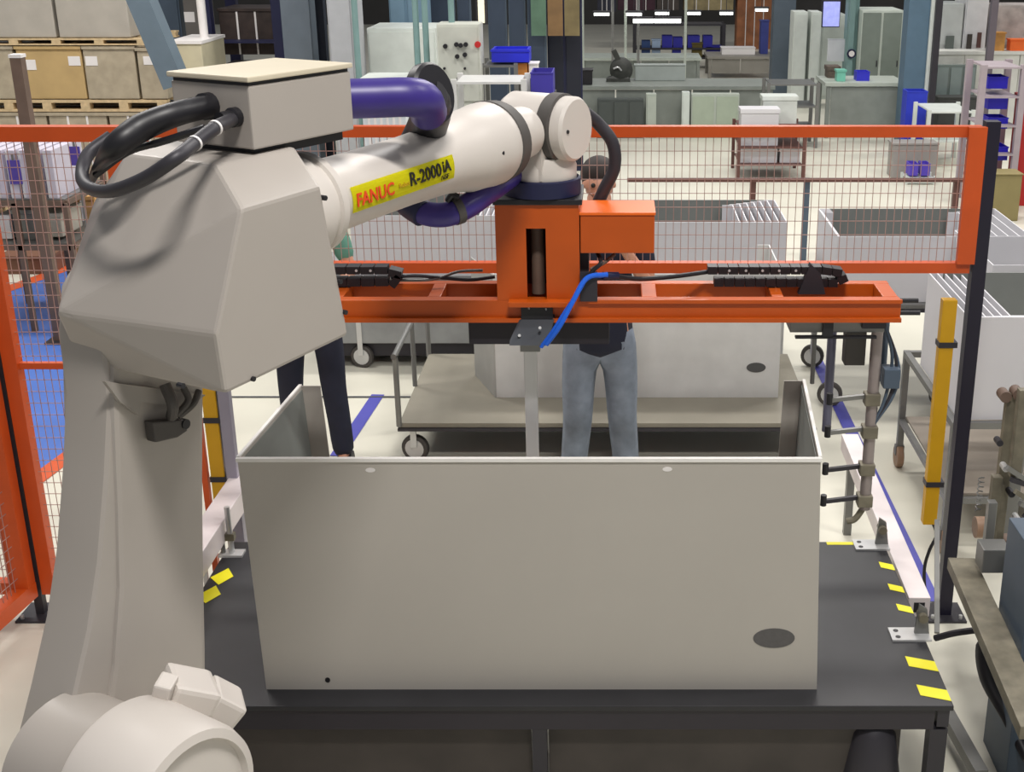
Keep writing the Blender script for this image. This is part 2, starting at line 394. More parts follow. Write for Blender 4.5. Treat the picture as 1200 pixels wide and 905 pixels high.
part('wrist_hose', MB().tube([P(686, 132, Y=4.2), P(702, 146, Y=4.22), P(718, 168, Y=4.22), P(720, 196, Y=4.22), P(708, 222, Y=4.22), P(700, 240, Y=4.22)], .021, 14), DARKM, root, 'black hose curving over the wrist')

# ------------------------------------------------------------------ gripper
gY, gz0, gz1 = 4.0, P(700, 375, Y=4.0).z, P(700, 352, Y=4.0).z
gx = lambda u: P(u, 362, Y=gY).x
g = thing('gripper_frame', 'long orange steel gripper frame hanging from the robot wrist above the box', 'gripper', (wc.x, 4.12, gz0))
gd = .245
xl, xr = gx(232), gx(1056)
part('front_rail', MB().box((xl, gY, gz0), (xr, gY+.045, gz1)).bevel(.004), ORANGE, g)
part('rear_rail', MB().box((xl, gY+gd-.04, gz0), (xr, gY+gd, gz1)).bevel(.004), ORANGE, g)
for u0, u1 in ((232, 244), (385, 400), (500, 515), (752, 770), (906, 920), (1037, 1055)):
    part('cross_bar', MB().box((gx(u0), gY+.045, gz0+.012), (gx(u1), gY+gd-.04, gz1)).bevel(.003), ORANGE, g)
part('rail_lip', MB().box((xl, gY-.018, gz0-.004), (xr, gY-.002, gz0+.010)), ORANGE, g)
part('rail_lip', MB().box((gx(690), gY-.012, gz1-.008), (xr, gY-.0005, gz1+.004)), ORANGE, g)
# bulkhead mount
mx0, mx1 = P(581, 290, Y=4.0).x, P(679, 290, Y=4.0).x; mt = P(630, 240, Y=4.0).z
sx0, sx1 = P(617, 305, Y=4.0).x, P(640, 305, Y=4.0).x; st = P(630, 268, Y=4.0).z
m = MB()
m.box((mx0, gY, gz1), (sx0, gY+.02, mt)); m.box((sx1, gY, gz1), (mx1, gY+.02, mt)); m.box((sx0, gY, st), (sx1, gY+.02, mt))
part('mount_plate', m, ORANGE, g)
part('mount_cheek', MB().box((mx0, gY+.02, gz1), (mx0+.02, gY+gd-.02, mt)), ORANGE, g)
part('mount_cheek', MB().box((mx1-.02, gY+.02, gz1), (mx1, gY+gd-.02, mt)), ORANGE, g)
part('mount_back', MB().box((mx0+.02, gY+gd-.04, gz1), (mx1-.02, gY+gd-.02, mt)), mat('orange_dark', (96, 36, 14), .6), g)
part('guide_column', MB().cyl((.5*(sx0+sx1), gY+.09, gz1), (.5*(sx0+sx1), gY+.09, mt-.02), .022, 16), BROWN, g)
part('mount_top', MB().box((mx0-.005, gY-.01, mt), (mx1+.01, gY+gd, mt+.018)).bevel(.003), BLACK, g)
part('mount_foot', MB().box((gx(597), gY-.045, gz1-.012), (gx(672), gY-.002, gz1+.006)).bevel(.003), ORANGE, g)
# side valve box
lo, hi = pxb(680, 767, 252, 297, 4.0, .19)
vb = part('valve_box', MB().box(lo, hi).bevel(.004), ORANGE, g)
part('box_cover', MB().box((lo.x-.003, lo.y-.004, hi.z), (hi.x+.003, hi.y, hi.z+.008)), mat('orange_bright', (236, 106, 24), .4), vb)
part('valve_stub', MB().box((gx(676), gY+.05, gz1), (gx(690), gY+.12, lo.z+.03)), DARKM, g)
# black centre unit and adapter plate
lo, hi = pxb(549, 714, 373, 404, 4.03, .16); hi.z = gz0-.001
part('cylinder_block', MB().box(lo, hi).bevel(.005), mat('black_block', (34, 30, 38), .55), g)
a0, a1, a2, a3 = P(612, 373, Y=3.985), P(650, 373, Y=3.985), P(641, 405, Y=3.9), P(597, 405, Y=3.9)
part('adapter_plate', MB().prism([a0, a1, a2, a3], V(0, .018, .012)), mat('plate_grey', (72, 76, 82), .4, .4), g)
part('adapter_clip', MB().box((gx(611), gY-.02, P(1, 372, Y=4).z), (gx(648), gY-.001, P(1, 358, Y=4).z)), BLACK, g)
for u, v, r_ in ((609, 394, .005), (633, 385, .005), (620, 362, .003), (640, 363, .003)):
    q = P(u, v, Y=3.93 if v > 370 else 3.978); part('bolt', MB().cyl(q, q+V(0, -.012, .006), r_, 8), ALU, g)
part('push_rod', MB().box((P(615, 470, Y=4.05).x, 4.05, .98), (P(630, 470, Y=4.05).x, 4.08, lo.z)).bevel(.003), ALU, g, 'white square push rod')
part('rod_neck', MB().box((P(611, 470, Y=4.04).x, 4.045, lo.z-.03), (P(634, 470, Y=4.04).x, 4.085, lo.z)), STEEL, g)
# cable chains on the frame
def chain(pts, n, wdt=.05, hgt=.026):
    mb = MB(); pts = [Vector(q) for q in pts]
    ln = [0]
    for a, b in zip(pts, pts[1:]): ln.append(ln[-1]+(b-a).length)
    for k in range(n):
        s_ = (k+.5)/n*ln[-1]; i = max(j for j in range(len(ln)-1) if ln[j] <= s_)
        a, b = pts[i], pts[i+1]; d = (b-a).normalized(); c = a + d*(s_-ln[i]); hl = ln[-1]/n*.46
        mb.bar(c-d*hl, c+d*hl, wdt, hgt)
    return mb
c0 = gY+.17; zc = gz1+.03
ch = part('cable_chain', chain([V(gx(832), c0, zc+.03), V(gx(970), c0, zc+.03), V(gx(990), c0, zc+.022), V(gx(996), c0, zc), V(gx(985), c0, zc-.014), V(gx(840), c0, zc-.012)], 26), BLACK, g, 'black link cable chain')
for k in range(6):
    q = V(gx(858+k*20), c0-.026, zc+.031); part('chain_pin', MB().cyl(q, q+V(0, -.003, 0), .0045, 8), ALU, ch)
ch = part('cable_chain', chain([V(gx(330), c0, zc+.03), V(gx(440), c0, zc+.03), V(gx(462), c0, zc+.014), V(gx(455), c0, zc-.01), V(gx(330), c0, zc-.014)], 16), BLACK, g, 'black link cable chain')
for k in range(2):
    q = V(gx(410+k*17), c0-.026, zc+.031); part('chain_pin', MB().cyl(q, q+V(0, -.003, 0), .0045, 8), ALU, ch)
part('chain_cable', MB().tube([V(gx(450), c0, zc), V(gx(480), c0-.02, zc+.012), V(gx(515), c0, zc-.002), V(gx(545), c0, zc-.008), V(gx(575), c0+.01, zc+.0)], .006, 8), DARKM, g)
part('chain_cable', MB().tube([V(gx(452), c0, zc-.01), V(gx(500), c0-.01, zc-.004), V(gx(530), c0+.02, zc+.015), V(gx(560), c0+.02, zc+.02)], .005, 8), STEEL, g)
# tubes below the valve box
part('air_hose', MB().tube([P(712, 322, Y=3.99), P(688, 326, Y=3.97), P(672, 352, Y=3.93), P(656, 382, Y=3.9), P(640, 404, Y=3.9)], .0085, 10), BLUEH, g, 'bright blue air hose')
part('air_hose', MB().tube([P(684, 332, Y=3.98), P(676, 345, Y=3.95), P(662, 366, Y=3.92), P(648, 388, Y=3.905), P(634, 407, Y=3.905)], .0065, 10), BLUEH, g, 'bright blue air hose')
part('hose_fitting', MB().cyl(P(706, 323, Y=3.99), P(724, 323, Y=4.02), .012, 12), NAVY, g)
part('black_tube', MB().tube([P(722, 324, Y=4.02), P(750, 327, Y=4.06), P(790, 324, Y=4.1), P(834, 318, Y=c0)], .008, 8), BLACK, g)
part('black_tube', MB().tube([P(700, 296, Y=4.05), P(704, 308, Y=4.0), P(694, 318, Y=3.99), P(686, 330, Y=3.98)], .007, 8), BLACK, g)
part('black_tube', MB().tube([P(720, 298, Y=4.08), P(708, 308, Y=4.02), P(692, 316, Y=4.0)], .006, 8), BROWN, g)
part('fitting_block', MB().box(P(680, 352, Y=4.0)-V(0, .015, 0), P(700, 318, Y=4.0)+V(0, -.002, 0)), DARKM, g)
# clamp arm on the right end
e0 = P(930, 398, Y=4.05)
part('clamp_bracket', MB().box((P(930, 1, Y=4.05).x*0+gx(928), 4.02, gz0-.05), (gx(1040), 4.14, gz0-.012)).bevel(.003), STEEL, g)
part('clamp_slide', MB().box((gx(966), 4.0, gz0-.06), (gx(978), 4.02, gz0)), BLACK, g)
part('slide_rail', MB().box((gx(934), 4.0, gz0-.065), (gx(1030), 4.02, gz0-.058)), BLACK, g)
part('slide_rail', MB().box((gx(1012), 4.0, gz0-.03), (gx(1040), 4.02, gz0-.005)), DARKM, g)
part('guide_rod', MB().cyl((gx(1050), 4.1, gz1-.03), (gx(1084), 4.1, gz1-.03), .008, 10), BLACK, g)
part('guide_rod', MB().cyl((gx(1050), 4.04, gz0+.012), (gx(1082), 4.04, gz0+.012), .008, 10), BLACK, g)
part('hose_stand', MB().prism([V(gx(942), c0-.03, gz1-.02), V(gx(975), c0-.03, gz1-.02), V(gx(968), c0-.03, gz1+.05), V(gx(955), c0-.03, gz1+.085)], (0, .03, 0)), DARKM, g)
for uu in (1026, 1040):
    pass
tb_, bb_ = P(1028, 392, Y=4.1), P(1013, 596, Y=4.1)
part('clamp_tube', MB().cyl(V(tb_.x, 4.1, gz0-.05), V(tb_.x, 4.1, bb_.z), .020, 16), mat('tube_grey', (150, 140, 138), .35, .4), g, 'long vertical clamp tube')
tx = tb_.x
part('clamp_tube', MB().cyl(V(tx-.13, 4.22, gz0-.05), V(tx-.13, 4.22, gz0-.48), .016, 14), mat('tube_violet', (112, 112, 132), .4, .3), g)
part('clamp_tube', MB().cyl(V(tx-.19, 4.22, gz0-.05), V(tx-.19, 4.22, gz0-.30), .008, 10), STEEL, g)
part('clamp_tube', MB().cyl(V(tx+.045, 4.2, gz0), V(tx+.045, 4.2, gz0-.28), .017, 12), SLATE, g)
for zz in (.30, .42, .56, .68):
    part('clamp_finger', MB().bar((tx, 4.1, gz0-zz), (tx-.15, 4.08, gz0-zz-.01), .014), DARKM if zz > .5 else STEEL, g)
    part('clamp_knuckle', MB().box((tx-.03, 4.07, gz0-zz-.03), (tx+.022, 4.12, gz0-zz+.012)).bevel(.003), RUST, g)
    part('clamp_tip', MB().cyl((tx-.15, 4.08, gz0-zz-.025), (tx-.15, 4.08, gz0-zz+.015), .011, 10), BLACK, g)
for k, (dx, c_) in enumerate(((.03, BLUEH), (.045, DARKM), (.055, SLATE))):
    part('clamp_hose', MB().tube([V(tx+.02, 4.15, gz0-.03), V(tx+.03+dx, 4.12, gz0-.16-k*.02), V(tx+.015+dx, 4.1, gz0-.30), V(tx+.01, 4.09, gz0-.40)], .006, 8), c_ if k else SLATE, g)
part('valve_block', MB().box((tx+.03, 4.08, gz0-.27), (tx+.085, 4.14, gz0-.2)).bevel(.004), SLATE, g)
part('valve_block', MB().box((tx-.10, 4.12, gz0-.20), (tx-.03, 4.18, gz0-.08)).bevel(.004), RING, g)
part('clamp_foot', MB().tube([V(tx, 4.1, bb_.z+.01), V(tx-.03, 4.1, bb_.z-.04), V(tx-.06, 4.1, bb_.z-.05)], .012, 8), RUST, g)

# ------------------------------------------------------------------ table
tz = .6; tx0, tx1, ty0, ty1 = -1.64, 1.15, 3.70, 4.92
t = thing('work_table', 'low black-topped steel table carrying the big grey box', 'table', ((tx0+tx1)/2, (ty0+ty1)/2, 0))
part('table_top', MB().box((tx0, ty0, tz-.02), (tx1, ty1, tz)).bevel(.004), RUB, t)
part('front_apron', MB().box((tx0+.01, ty0+.01, tz-.10), (tx1-.06, ty0+.05, tz-.021)), mat('apron_black', (42, 38, 46), .5), t)
part('side_apron', MB().box((tx1-.05, ty0+.01, tz-.09), (tx1-.01, ty1-.01, tz-.021)), DARKM, t)
part('side_apron', MB().box((tx0+.01, ty0+.06, tz-.09), (tx0+.05, ty1-.01, tz-.021)), DARKM, t)
for x_, y_ in ((tx1-.07, ty0+.01), (tx0+.01, ty0+.01), (tx1-.07, ty1-.08), (tx0+.01, ty1-.08)):
    part('leg', MB().box((x_, y_, 0), (x_+.06, y_+.06, tz-.101)), DARKM, t)
cxm = P(632, 870, Y=ty0).x
part('leg', MB().box((cxm-.025, ty0+.012, 0), (cxm+.025, ty0+.06, tz-.101)), DARKM, t)
part('front_panel', MB().box((tx0+.08, ty0+.05, .06), (cxm-.03, ty0+.062, tz-.101)), mat('under_shade_brown', (66, 60, 56), .6, var=.25, scale=5), t)  # added boards, their dark brown stands for the shade under the table
part('front_panel', MB().box((cxm+.03, ty0+.05, .06), (tx1-.16, ty0+.062, tz-.101)), MATS['under_shade_brown'], t)
part('rubber_apron', MB().lathe(V(tx1-.25, ty0+.07, 0), Z, [(0, .1), (.3, .1), (.46, .075), (.49, .05)], 24), DARKM, t)
for u, v in ((1082, 779), (1097, 813), (1036, 664), (1046, 690), (1056, 714)):
    q = P(u, v, z=tz+.001); s_ = 1 if v > 750 else .75
    x_ = tx1 - (.10 if v > 750 else .055); y_ = q.y
    part('hazard_mark', MB().prism([V(x_, y_+.055*s_, tz+.0005), V(tx1-.002, y_+.02*s_, tz+.0005), V(tx1-.002, y_-.045*s_, tz+.0005), V(x_, y_-.01*s_, tz+.0005)], (0, 0, .001)), HAZ, t, 'yellow hazard mark')
for u, v in ((262, 676), (247, 697)):
    q = P(u, v, z=tz); part('hazard_mark', MB().prism([q+V(-.05, -.01, .001), q+V(0, -.07, .001), q+V(.04, .0, .001), q+V(0, .07, .001)], (0, 0, .001)), HAZ, t, 'yellow hazard mark')
part('hazard_mark', MB().box((P(965, 626, z=tz).x, ty1-.03, tz), (P(1000, 626, z=tz).x, ty1-.004, tz+.001)), HAZ, t, 'yellow hazard mark')
# locating brackets
for (u, v, lab) in ((1020, 640, 'silver angle bracket screwed to the rear right corner of the black table'), (1065, 745, 'silver angle bracket screwed to the right edge of the black table')):
    q = P(u, v, z=tz); b_ = thing('angle_bracket', lab, 'bracket', (q.x, q.y, tz))
    part('base_plate', MB().box((q.x-.07, q.y-.045, tz), (q.x+.075, q.y+.045, tz+.008)), ALU, b_)
    for dx in (-.045,):
        for dy in (-.022, .022): part('bolt_hole', MB().cyl((q.x+dx, q.y+dy, tz+.008), (q.x+dx, q.y+dy, tz+.009), .010, 10), BLACK, b_)
    part('upright', MB().prism([V(q.x+.02, q.y, tz+.008), V(q.x+.075, q.y, tz+.008), V(q.x+.06, q.y, tz+.11), V(q.x+.03, q.y, tz+.13)], (0, .012, 0)), STEEL, b_)
    part('pivot', MB().cyl((q.x+.045, q.y-.02, tz+.08), (q.x+.045, q.y+.03, tz+.08), .018, 12), RUST, b_)
# rails beside the table
def rail(name, lab, x0, y0, x1, y1, z_, wd, face=BLACK):
    r_ = thing(name, lab, 'rail', ((x0+x1)/2, (y0+y1)/2, 0))
    part('square_tube', MB().bar((x0, y0, z_), (x1, y1, z_), wd).bevel(.004), mat('rail_white', (226, 216, 216), .4), r_)
    d = (V(x1, y1, 0)-V(x0, y0, 0)).normalized()
    part('tube_mouth', MB().bar(V(x0, y0, z_)-d*.002, V(x0, y0, z_)+d*.004, wd*.5), face, r_)
    for f_ in (.06, .94):
        q = V(x0, y0, 0).lerp(V(x1, y1, 0), f_); part('post', MB().box((q.x-.02, q.y-.02, 0), (q.x+.02, q.y+.02, z_-wd/2)), STEEL, r_)
    return r_
r0 = P(1077, 712, Y=4.55); r1 = P(1000, 545, Y=6.2)
rail('guide_rail', 'white square guide rail along the right side of the table', r0.x, 4.55, r0.x+.02, 6.3, r0.z, .088)
l0 = P(232, 662, Y=4.5)
rail('guide_rail', 'white square guide rail along the left side of the table behind the robot', l0.x-.03, 4.3, l0.x-.03, 6.1, l0.z, .10)
# small locator stack at the rear left corner
q = P(272, 650, z=tz); lc = thing('locator_clamp', 'small chrome locating clamp at the rear left table corner', 'clamp', (q.x, q.y, tz))
part('base_plate', MB().box((q.x-.05, q.y-.03, tz), (q.x+.05, q.y+.03, tz+.01)), ALU, lc)
part('pin', MB().cyl((q.x, q.y, tz+.01), (q.x, q.y, tz+.22), .012, 12), ALU, lc)
part('pin', MB().cyl((q.x-.035, q.y, tz+.01), (q.x-.035, q.y, tz+.12), .01, 12), STEEL, lc)
part('crosshead', MB().box((q.x-.05, q.y-.015, tz+.07), (q.x+.02, q.y+.015, tz+.10)), RUST, lc)

# ------------------------------------------------------------------ big sheet-metal box (U)
TH = .006
tl_, tr_ = P(278, 538, Y=3.8), P(962, 536, Y=3.8)
blp, brp = P(312, 806, Y=3.8), P(957, 811, Y=3.8); topz = tl_.z
blp.z = brp.z = tz; tl_.z = tr_.z = topz
bx = thing('sheet_metal_box', 'big light grey three-sided sheet metal box on the black table', 'box', ((blp.x+brp.x)/2, 3.8, tz))
part('front_wall', MB().prism([tl_, tr_, brp, blp], (0, TH, 0)), SHEET, bx)
rl = P(352, 452, z=topz); rr = P(942, 446, z=topz)
bl2 = V(blp.x - .0, rl.y, tz); br2 = V(brp.x, rr.y, tz)
part('side_wall', MB().prism([tl_+V(0, TH, 0), rl, V(rl.x+.04, rl.y, tz), blp+V(0, TH, 0)], (TH, 0, 0)), SHEET, bx)
part('side_wall', MB().prism([tr_+V(-TH, TH, 0), rr+V(-TH, 0, 0), V(rr.x-TH-.02, rr.y, tz), brp+V(-TH, TH, 0)], (TH, 0, 0)), SHEET, bx)
part('return_flange', MB().prism([rl+V(TH, -TH, 0), rl+V(.075, -TH, 0), V(rl.x+.115, rl.y-TH, tz), V(rl.x+.04+TH, rl.y-TH, tz)], (0, TH, 0)), SHEET, bx)
part('return_flange', MB().prism([rr+V(-TH, -TH, 0), rr+V(-.075, -TH, 0), V(rr.x-.095, rr.y-TH, tz), V(rr.x-TH-.02, rr.y-TH, tz)], (0, TH, 0)), SHEET, bx)
EDGE = mat('edge_bright', (236, 234, 230), .4)
INNER = mat('inner_grey', (124, 128, 124), .55, var=.05)
def inset(pts, m_=.004): return [Vector(q)-V(0, 0, .012 if q.z > tz+.1 else -.004) for q in pts]
part('inner_panel', MB().prism([q+V(TH+.001, 0, 0) for q in inset([tl_+V(0, TH+.002, 0), rl+V(0, -TH-.004, 0), V(rl.x+.04, rl.y-TH-.004, tz), blp+V(0, TH+.002, 0)])], (.002, 0, 0)), INNER, bx)  # thin panels on the inner side walls, darker grey than the sheet
part('inner_panel', MB().prism([q+V(-TH-.002, 0, 0) for q in inset([tr_+V(-.001, TH+.002, 0), rr+V(-.001, -TH-.004, 0), V(rr.x-TH-.021, rr.y-TH-.004, tz), brp+V(-.001, TH+.002, 0)])], (-.002, 0, 0)), INNER, bx)
part('top_hem', MB().prism([tl_+V(-.004, -.006, -.009), tr_+V(.004, -.006, -.009), tr_+V(.004, -.006, .003), tl_+V(-.004, -.006, .003)], (0, .016, 0)), EDGE, bx)
part('top_hem', MB().bar(tl_+V(0, .01, 0), rl, .011), EDGE, bx)
part('top_hem', MB().bar(tr_+V(0, .01, 0), rr, .011), EDGE, bx)
def ell(u, v, rx, rz_, n=28, y=3.8):
    c = P(u, v, Y=y); return [V(c.x+rx*math.cos(2*PI*i/n), y-.0015, c.z+rz_*math.sin(2*PI*i/n)) for i in range(n)]
part('oval_vent', MB().prism(ell(907, 748, .071, .038), (0, .004, 0)), mat('vent_grey', (92, 90, 90), .6, var=.1, scale=60), bx, 'dark grey oval vent')
part('drain_hole', MB().prism(ell(384, 797, .009, .010, 12), (0, .004, 0)), BLACK, bx)
for u, v in ((434, 551), (782, 550)):
    part('slot_hole', MB().prism(ell(u, v, .016, .008, 12), (0, .004, 0)), PAPER, bx)

# ------------------------------------------------------------------ fence
fy = 5.35; ftop = 2.3
def fpanel(lab, x0, x1, z0, z1, mids=(), sp_=.032, y=fy, along=V(1,0,0), s_=.045, rot=None):
    """panel in a vertical plane starting at (x0,y) heading along"""
    o = V(x0, y, 0); L = (x1-x0) if rot is None else x1
    d = along
    th_ = thing('safety_fence', lab, 'fence', o + d*L/2 + V(0, 0, z0), 'orange safety fence panels' if False else None)
    part('top_rail', MB().bar(o+V(0,0,z1-s_/2), o+d*L+V(0,0,z1-s_/2), s_), FORANGE, th_)
    part('bottom_rail', MB().bar(o+V(0,0,z0+s_/2), o+d*L+V(0,0,z0+s_/2), s_), FORANGE, th_)
    part('stile', MB().bar(o+d*s_/2+V(0,0,z0+s_), o+d*s_/2+V(0,0,z1-s_), s_), FORANGE, th_)
    part('stile', MB().bar(o+d*(L-s_/2)+V(0,0,z0+s_), o+d*(L-s_/2)+V(0,0,z1-s_), s_), FORANGE, th_)
    for mz in mids: part('mid_rail', MB().bar(o+d*s_+V(0,0,mz), o+d*(L-s_)+V(0,0,mz), .028), FORANGE, th_)
    mb = MB(); n = int((L-2*s_)/sp_)
    for i in range(1, n): q = o+d*(s_+(L-2*s_)*i/n); mb.bar(q+V(0,0,z0+s_), q+V(0,0,z1-s_), .0026)
    n = int((z1-z0-2*s_)/(sp_*1.7))
    for i in range(1, n): zz = z0+s_+(z1-z0-2*s_)*i/n; mb.bar(o+d*s_+V(0,0,zz), o+d*(L-s_)+V(0,0,zz), .0026)
    part('wire_mesh', mb, WIRE, th_, kind='stuff')
    return th_
xp = P(1107, 700, Y=fy).x; xlp = -2.72; xm = -2.02
zb = P(700, 307, Y=fy).z
def fpost(lab, x, m, wd=.05, h=ftop, y=fy):
    o = thing('fence_post', lab, 'post', (x, y, 0))
    part('upright', MB().box((x-wd/2, y-wd/2, .01), (x+wd/2, y+wd/2, h)), m, o)
    part('base_plate', MB().box((x-.09, y-.09, 0), (x+.09, y+.09, .01)), DARKM, o)
    for dx in (-.065, .065):
        part('anchor_bolt', MB().cyl((x+dx, y-.065, .01), (x+dx, y-.065, .03), .009, 8), ALU, o)
    return o
POSTN = mat('post_black', (24, 20, 40), .45)
fpost('tall black fence post behind the yellow light bar on the right', xp, POSTN, .06, ftop+.02)
fpost('dark fence post between two orange stiles at the far left', xlp, DARKM, .04)
fpost('fence post half hidden by the robot beside the left yellow bar', xm, mat('post_grey', (120, 116, 120), .5), .045)
pn = fpanel('orange-framed wire mesh panel over the opening behind the gripper', xm+.03, xp-.04, zb-.045, ftop-.0)
part('stile_cap', MB().bar((xp-.065, fy-.03, zb), (xp-.065, fy-.03, ftop), .075, .03), FORANGE, pn)
fpanel('tall orange-framed mesh panel with mid rail in front of the blue floor', xlp+.03, xm-.03, .12, ftop, (1.25,), s_=.062)
sd = V(-.12, -1, 0).normalized()
fpanel('orange-framed mesh side panel running towards the viewer at the left edge', xlp-.02, 2.3, .12, ftop, (1.25,), y=fy-.04, along=sd, rot=1, s_=.075)
fpanel('orange-framed mesh panel left of the leftmost dark fence post', xlp-1.6, xlp-.06, .12, ftop, (1.25,), s_=.06)
# yellow light bars
def ybar(lab, x, y, z0, z1, wd, m=YEL):
    o = thing('light_curtain', lab, 'sensor', (x, y, z0))
    part('housing', MB().box((x-wd/2, y-.03, z0), (x+wd/2, y+.02, z1)).bevel(.004), m, o)
    part('lens_strip', MB().box((x+wd/2-.002, y-.018, z0+.04), (x+wd/2+.001, y+.008, z1-.04)), BLACK, o)
    for zz in (z0+.2, z1-.2): part('mounting_clip', MB().box((x-wd*.55, y-.034, zz-.012), (x+wd*.75, y+.03, zz+.012)), DARKM, o)
    return o
yt, yb = P(1112, 350, Y=5.27), P(1093, 612, Y=5.27)
o = ybar('yellow light curtain bar on the black fence post at right', (yt.x+yb.x)/2-.01, 5.27, yb.z, yt.z, .062)
part('sensor_cable', MB().tube([V(yb.x, 5.27, yb.z), V(yb.x+.02, 5.26, yb.z-.06), V(yb.x-.01, 5.25, yb.z-.14), V(yb.x-.02, 5.26, yb.z-.26), V(yb.x+.02, 5.28, .02)], .008, 8), BLACK, o)
yt, yb = P(252, 440, Y=5.27), P(263, 606, Y=5.27)
ybar('yellow light curtain bar between the robot and the grey box', yb.x, 5.27, yb.z, yt.z, .062)
lp = thing('reflector_strip', 'bright steel strip standing beside the left yellow bar', 'strip', (yb.x-.09, 5.2, 0))
part('strip_face', MB().box((yb.x-.105, 5.2, .02), (yb.x-.085, 5.215, 1.4)), ALU, lp)
part('strip_foot', MB().box((yb.x-.13, 5.17, 0), (yb.x-.06, 5.25, .02)), DARKM, lp)
lp = thing('cable_duct', 'narrow orange cable duct close behind the robot arm', 'duct', (yb.x-.058, 5.24, 0))
part('duct_body', MB().box((yb.x-.072, 5.24, 0.02), (yb.x-.046, 5.27, 1.5)), FORANGE, lp)
part('duct_foot', MB().box((yb.x-.078, 5.235, 0), (yb.x-.04, 5.275, .02)), DARKM, lp)
ks = MB().box((yb.x+.045, 5.22, 0), (yb.x+.095, 5.27, 1.45)).bevel(.006)
solo('profile_post', ks, mat('profile_grey', (150, 146, 160), .4, .3), 'grey aluminium profile right of the left yellow bar', 'post')

# ------------------------------------------------------------------ nested sheets / carts
def u_sheet(lab, wdt, dep, hgt, loc, rz=0, group=None, m=None, vent=False, back=False):
    o = thing('sheet_metal_housing', lab, 'sheet housing', loc, group, rz); m = m or SHEETW; t_ = .008
    part('front_wall', MB().box((-wdt/2, 0, 0), (wdt/2, t_, hgt)), m, o, local=True)
    part('side_wall', MB().box((-wdt/2, t_, 0), (-wdt/2+t_, dep, hgt)), m, o, local=True)
    part('side_wall', MB().box((wdt/2-t_, t_, 0), (wdt/2, dep, hgt)), m, o, local=True)
    part('return_flange', MB().box((-wdt/2+t_, dep-t_, 0), (-wdt/2+.08, dep, hgt)), m, o, local=True)
    part('return_flange', MB().box((wdt/2-.08, dep-t_, 0), (wdt/2-t_, dep, hgt)), m, o, local=True)
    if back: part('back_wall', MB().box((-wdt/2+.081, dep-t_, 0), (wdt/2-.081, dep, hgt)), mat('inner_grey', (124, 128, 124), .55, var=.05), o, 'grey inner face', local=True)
    if vent:
        n = 24; part('oval_vent', MB().prism([V(vent+.06*math.cos(2*PI*i/n), -.003, hgt*.25+.032*math.sin(2*PI*i/n)) for i in range(n)], (0, .004, 0)), mat('vent_dark', (84, 84, 84), .6), o, 'dark grey oval vent', local=True)
    return o
def cart(name, lab, x0, x1, y0, y1, z_, rails=.45, deck=BEIGE, side='l', fr=STEEL):
    c = thing(name, lab, 'cart', ((x0+x1)/2, (y0+y1)/2, 0))
    part('deck', MB().box((x0, y0, z_-.03), (x1, y1, z_)).bevel(.003), deck, c)
    part('deck_frame', MB().box((x0-.01, y0-.01, z_-.05), (x1+.01, y1+.01, z_-.031)), DARKM, c)
    for x_ in (x0+.07, x1-.07):
        for y_ in (y0+.09, y1-.09):
            w_ = part('wheel', MB().lathe((x_, y_-.02, .085), (.25, 1, 0), [(0, .08), (.005, .085), (.035, .085), (.04, .08)], 24), RING, c)
            part('wheel_hub', MB().lathe((x_, y_-.024, .085), (.25, 1, 0), [(0, .06), (.048, .06)], 18), ALU, w_)
            part('castor_fork', MB().box((x_-.018, y_-.04, .10), (x_+.018, y_-.027, z_-.052)), ALU, c)
    if rails:
        r_ = .017; zt = z_+rails
        for s_ in side:
            x_ = x0+.0 if s_ == 'l' else x1-.0
            part('handle', MB().tube([V(x_, y0, z_-.02), V(x_, y0, zt-.04), V(x_, y0+.04, zt), V(x_, y1-.04, zt), V(x_, y1, zt-.04), V(x_, y1, z_-.02)], r_, 10, 4), fr, c)
            part('handle_post', MB().cyl(V(x_, (y0+y1)/2, z_), V(x_, (y0+y1)/2, zt-.005), r_*.9, 10), fr, c)
    return c
# flat trolley behind the box with one housing
c0_ = P(468, 500, Y=7.1)
cart('flat_trolley', 'grey flat trolley with tubular handle behind the box', c0_.x, P(955, 500, Y=7.1).x, 7.1, 8.4, .28, .43)
bq = P(582, 466, z=.281); bq2 = P(912, 467, z=.281)
wv = bq2.x-bq.x
hb = u_sheet('pale grey housing with oval vent lying on the flat trolley', wv, .75, .80, ((bq.x+bq2.x)/2, bq.y, .281), 0, m=mat('housing_pale', (214, 214, 212), .5), vent=wv*.5-.145)
part('end_flap', MB().prism([V(-wv/2, -.001, 0), V(-wv/2-.17, .42, 0), V(-wv/2-.17, .42, .8), V(-wv/2, -.001, .8)], (-.008, 0, 0)), mat('housing_side', (170, 170, 166), .5), hb, local=True)
# grey cart further back left
x0 = P(405, 400, Y=9.6).x; x1 = P(550, 400, Y=9.6).x
cart('sheet_cart', 'low steel cart loaded with grey sheets behind the left worker', x0-.5, x1+.05, 9.6, 10.5, .36, .3)
for k in range(3):
    s_ = solo('steel_sheet', MB().box((x0-.45+.03*k, 9.65+.02*k, .361+.05*k), (x1-.02*k, 10.4, .405+.05*k)).bevel(.004), mat('sheet_stack', (150, 152, 152), .5, var=.15), ('lowest', 'middle', 'topmost')[k]+' grey sheet pack stacked on the low steel cart', 'sheet', 'grey sheets on the low cart')
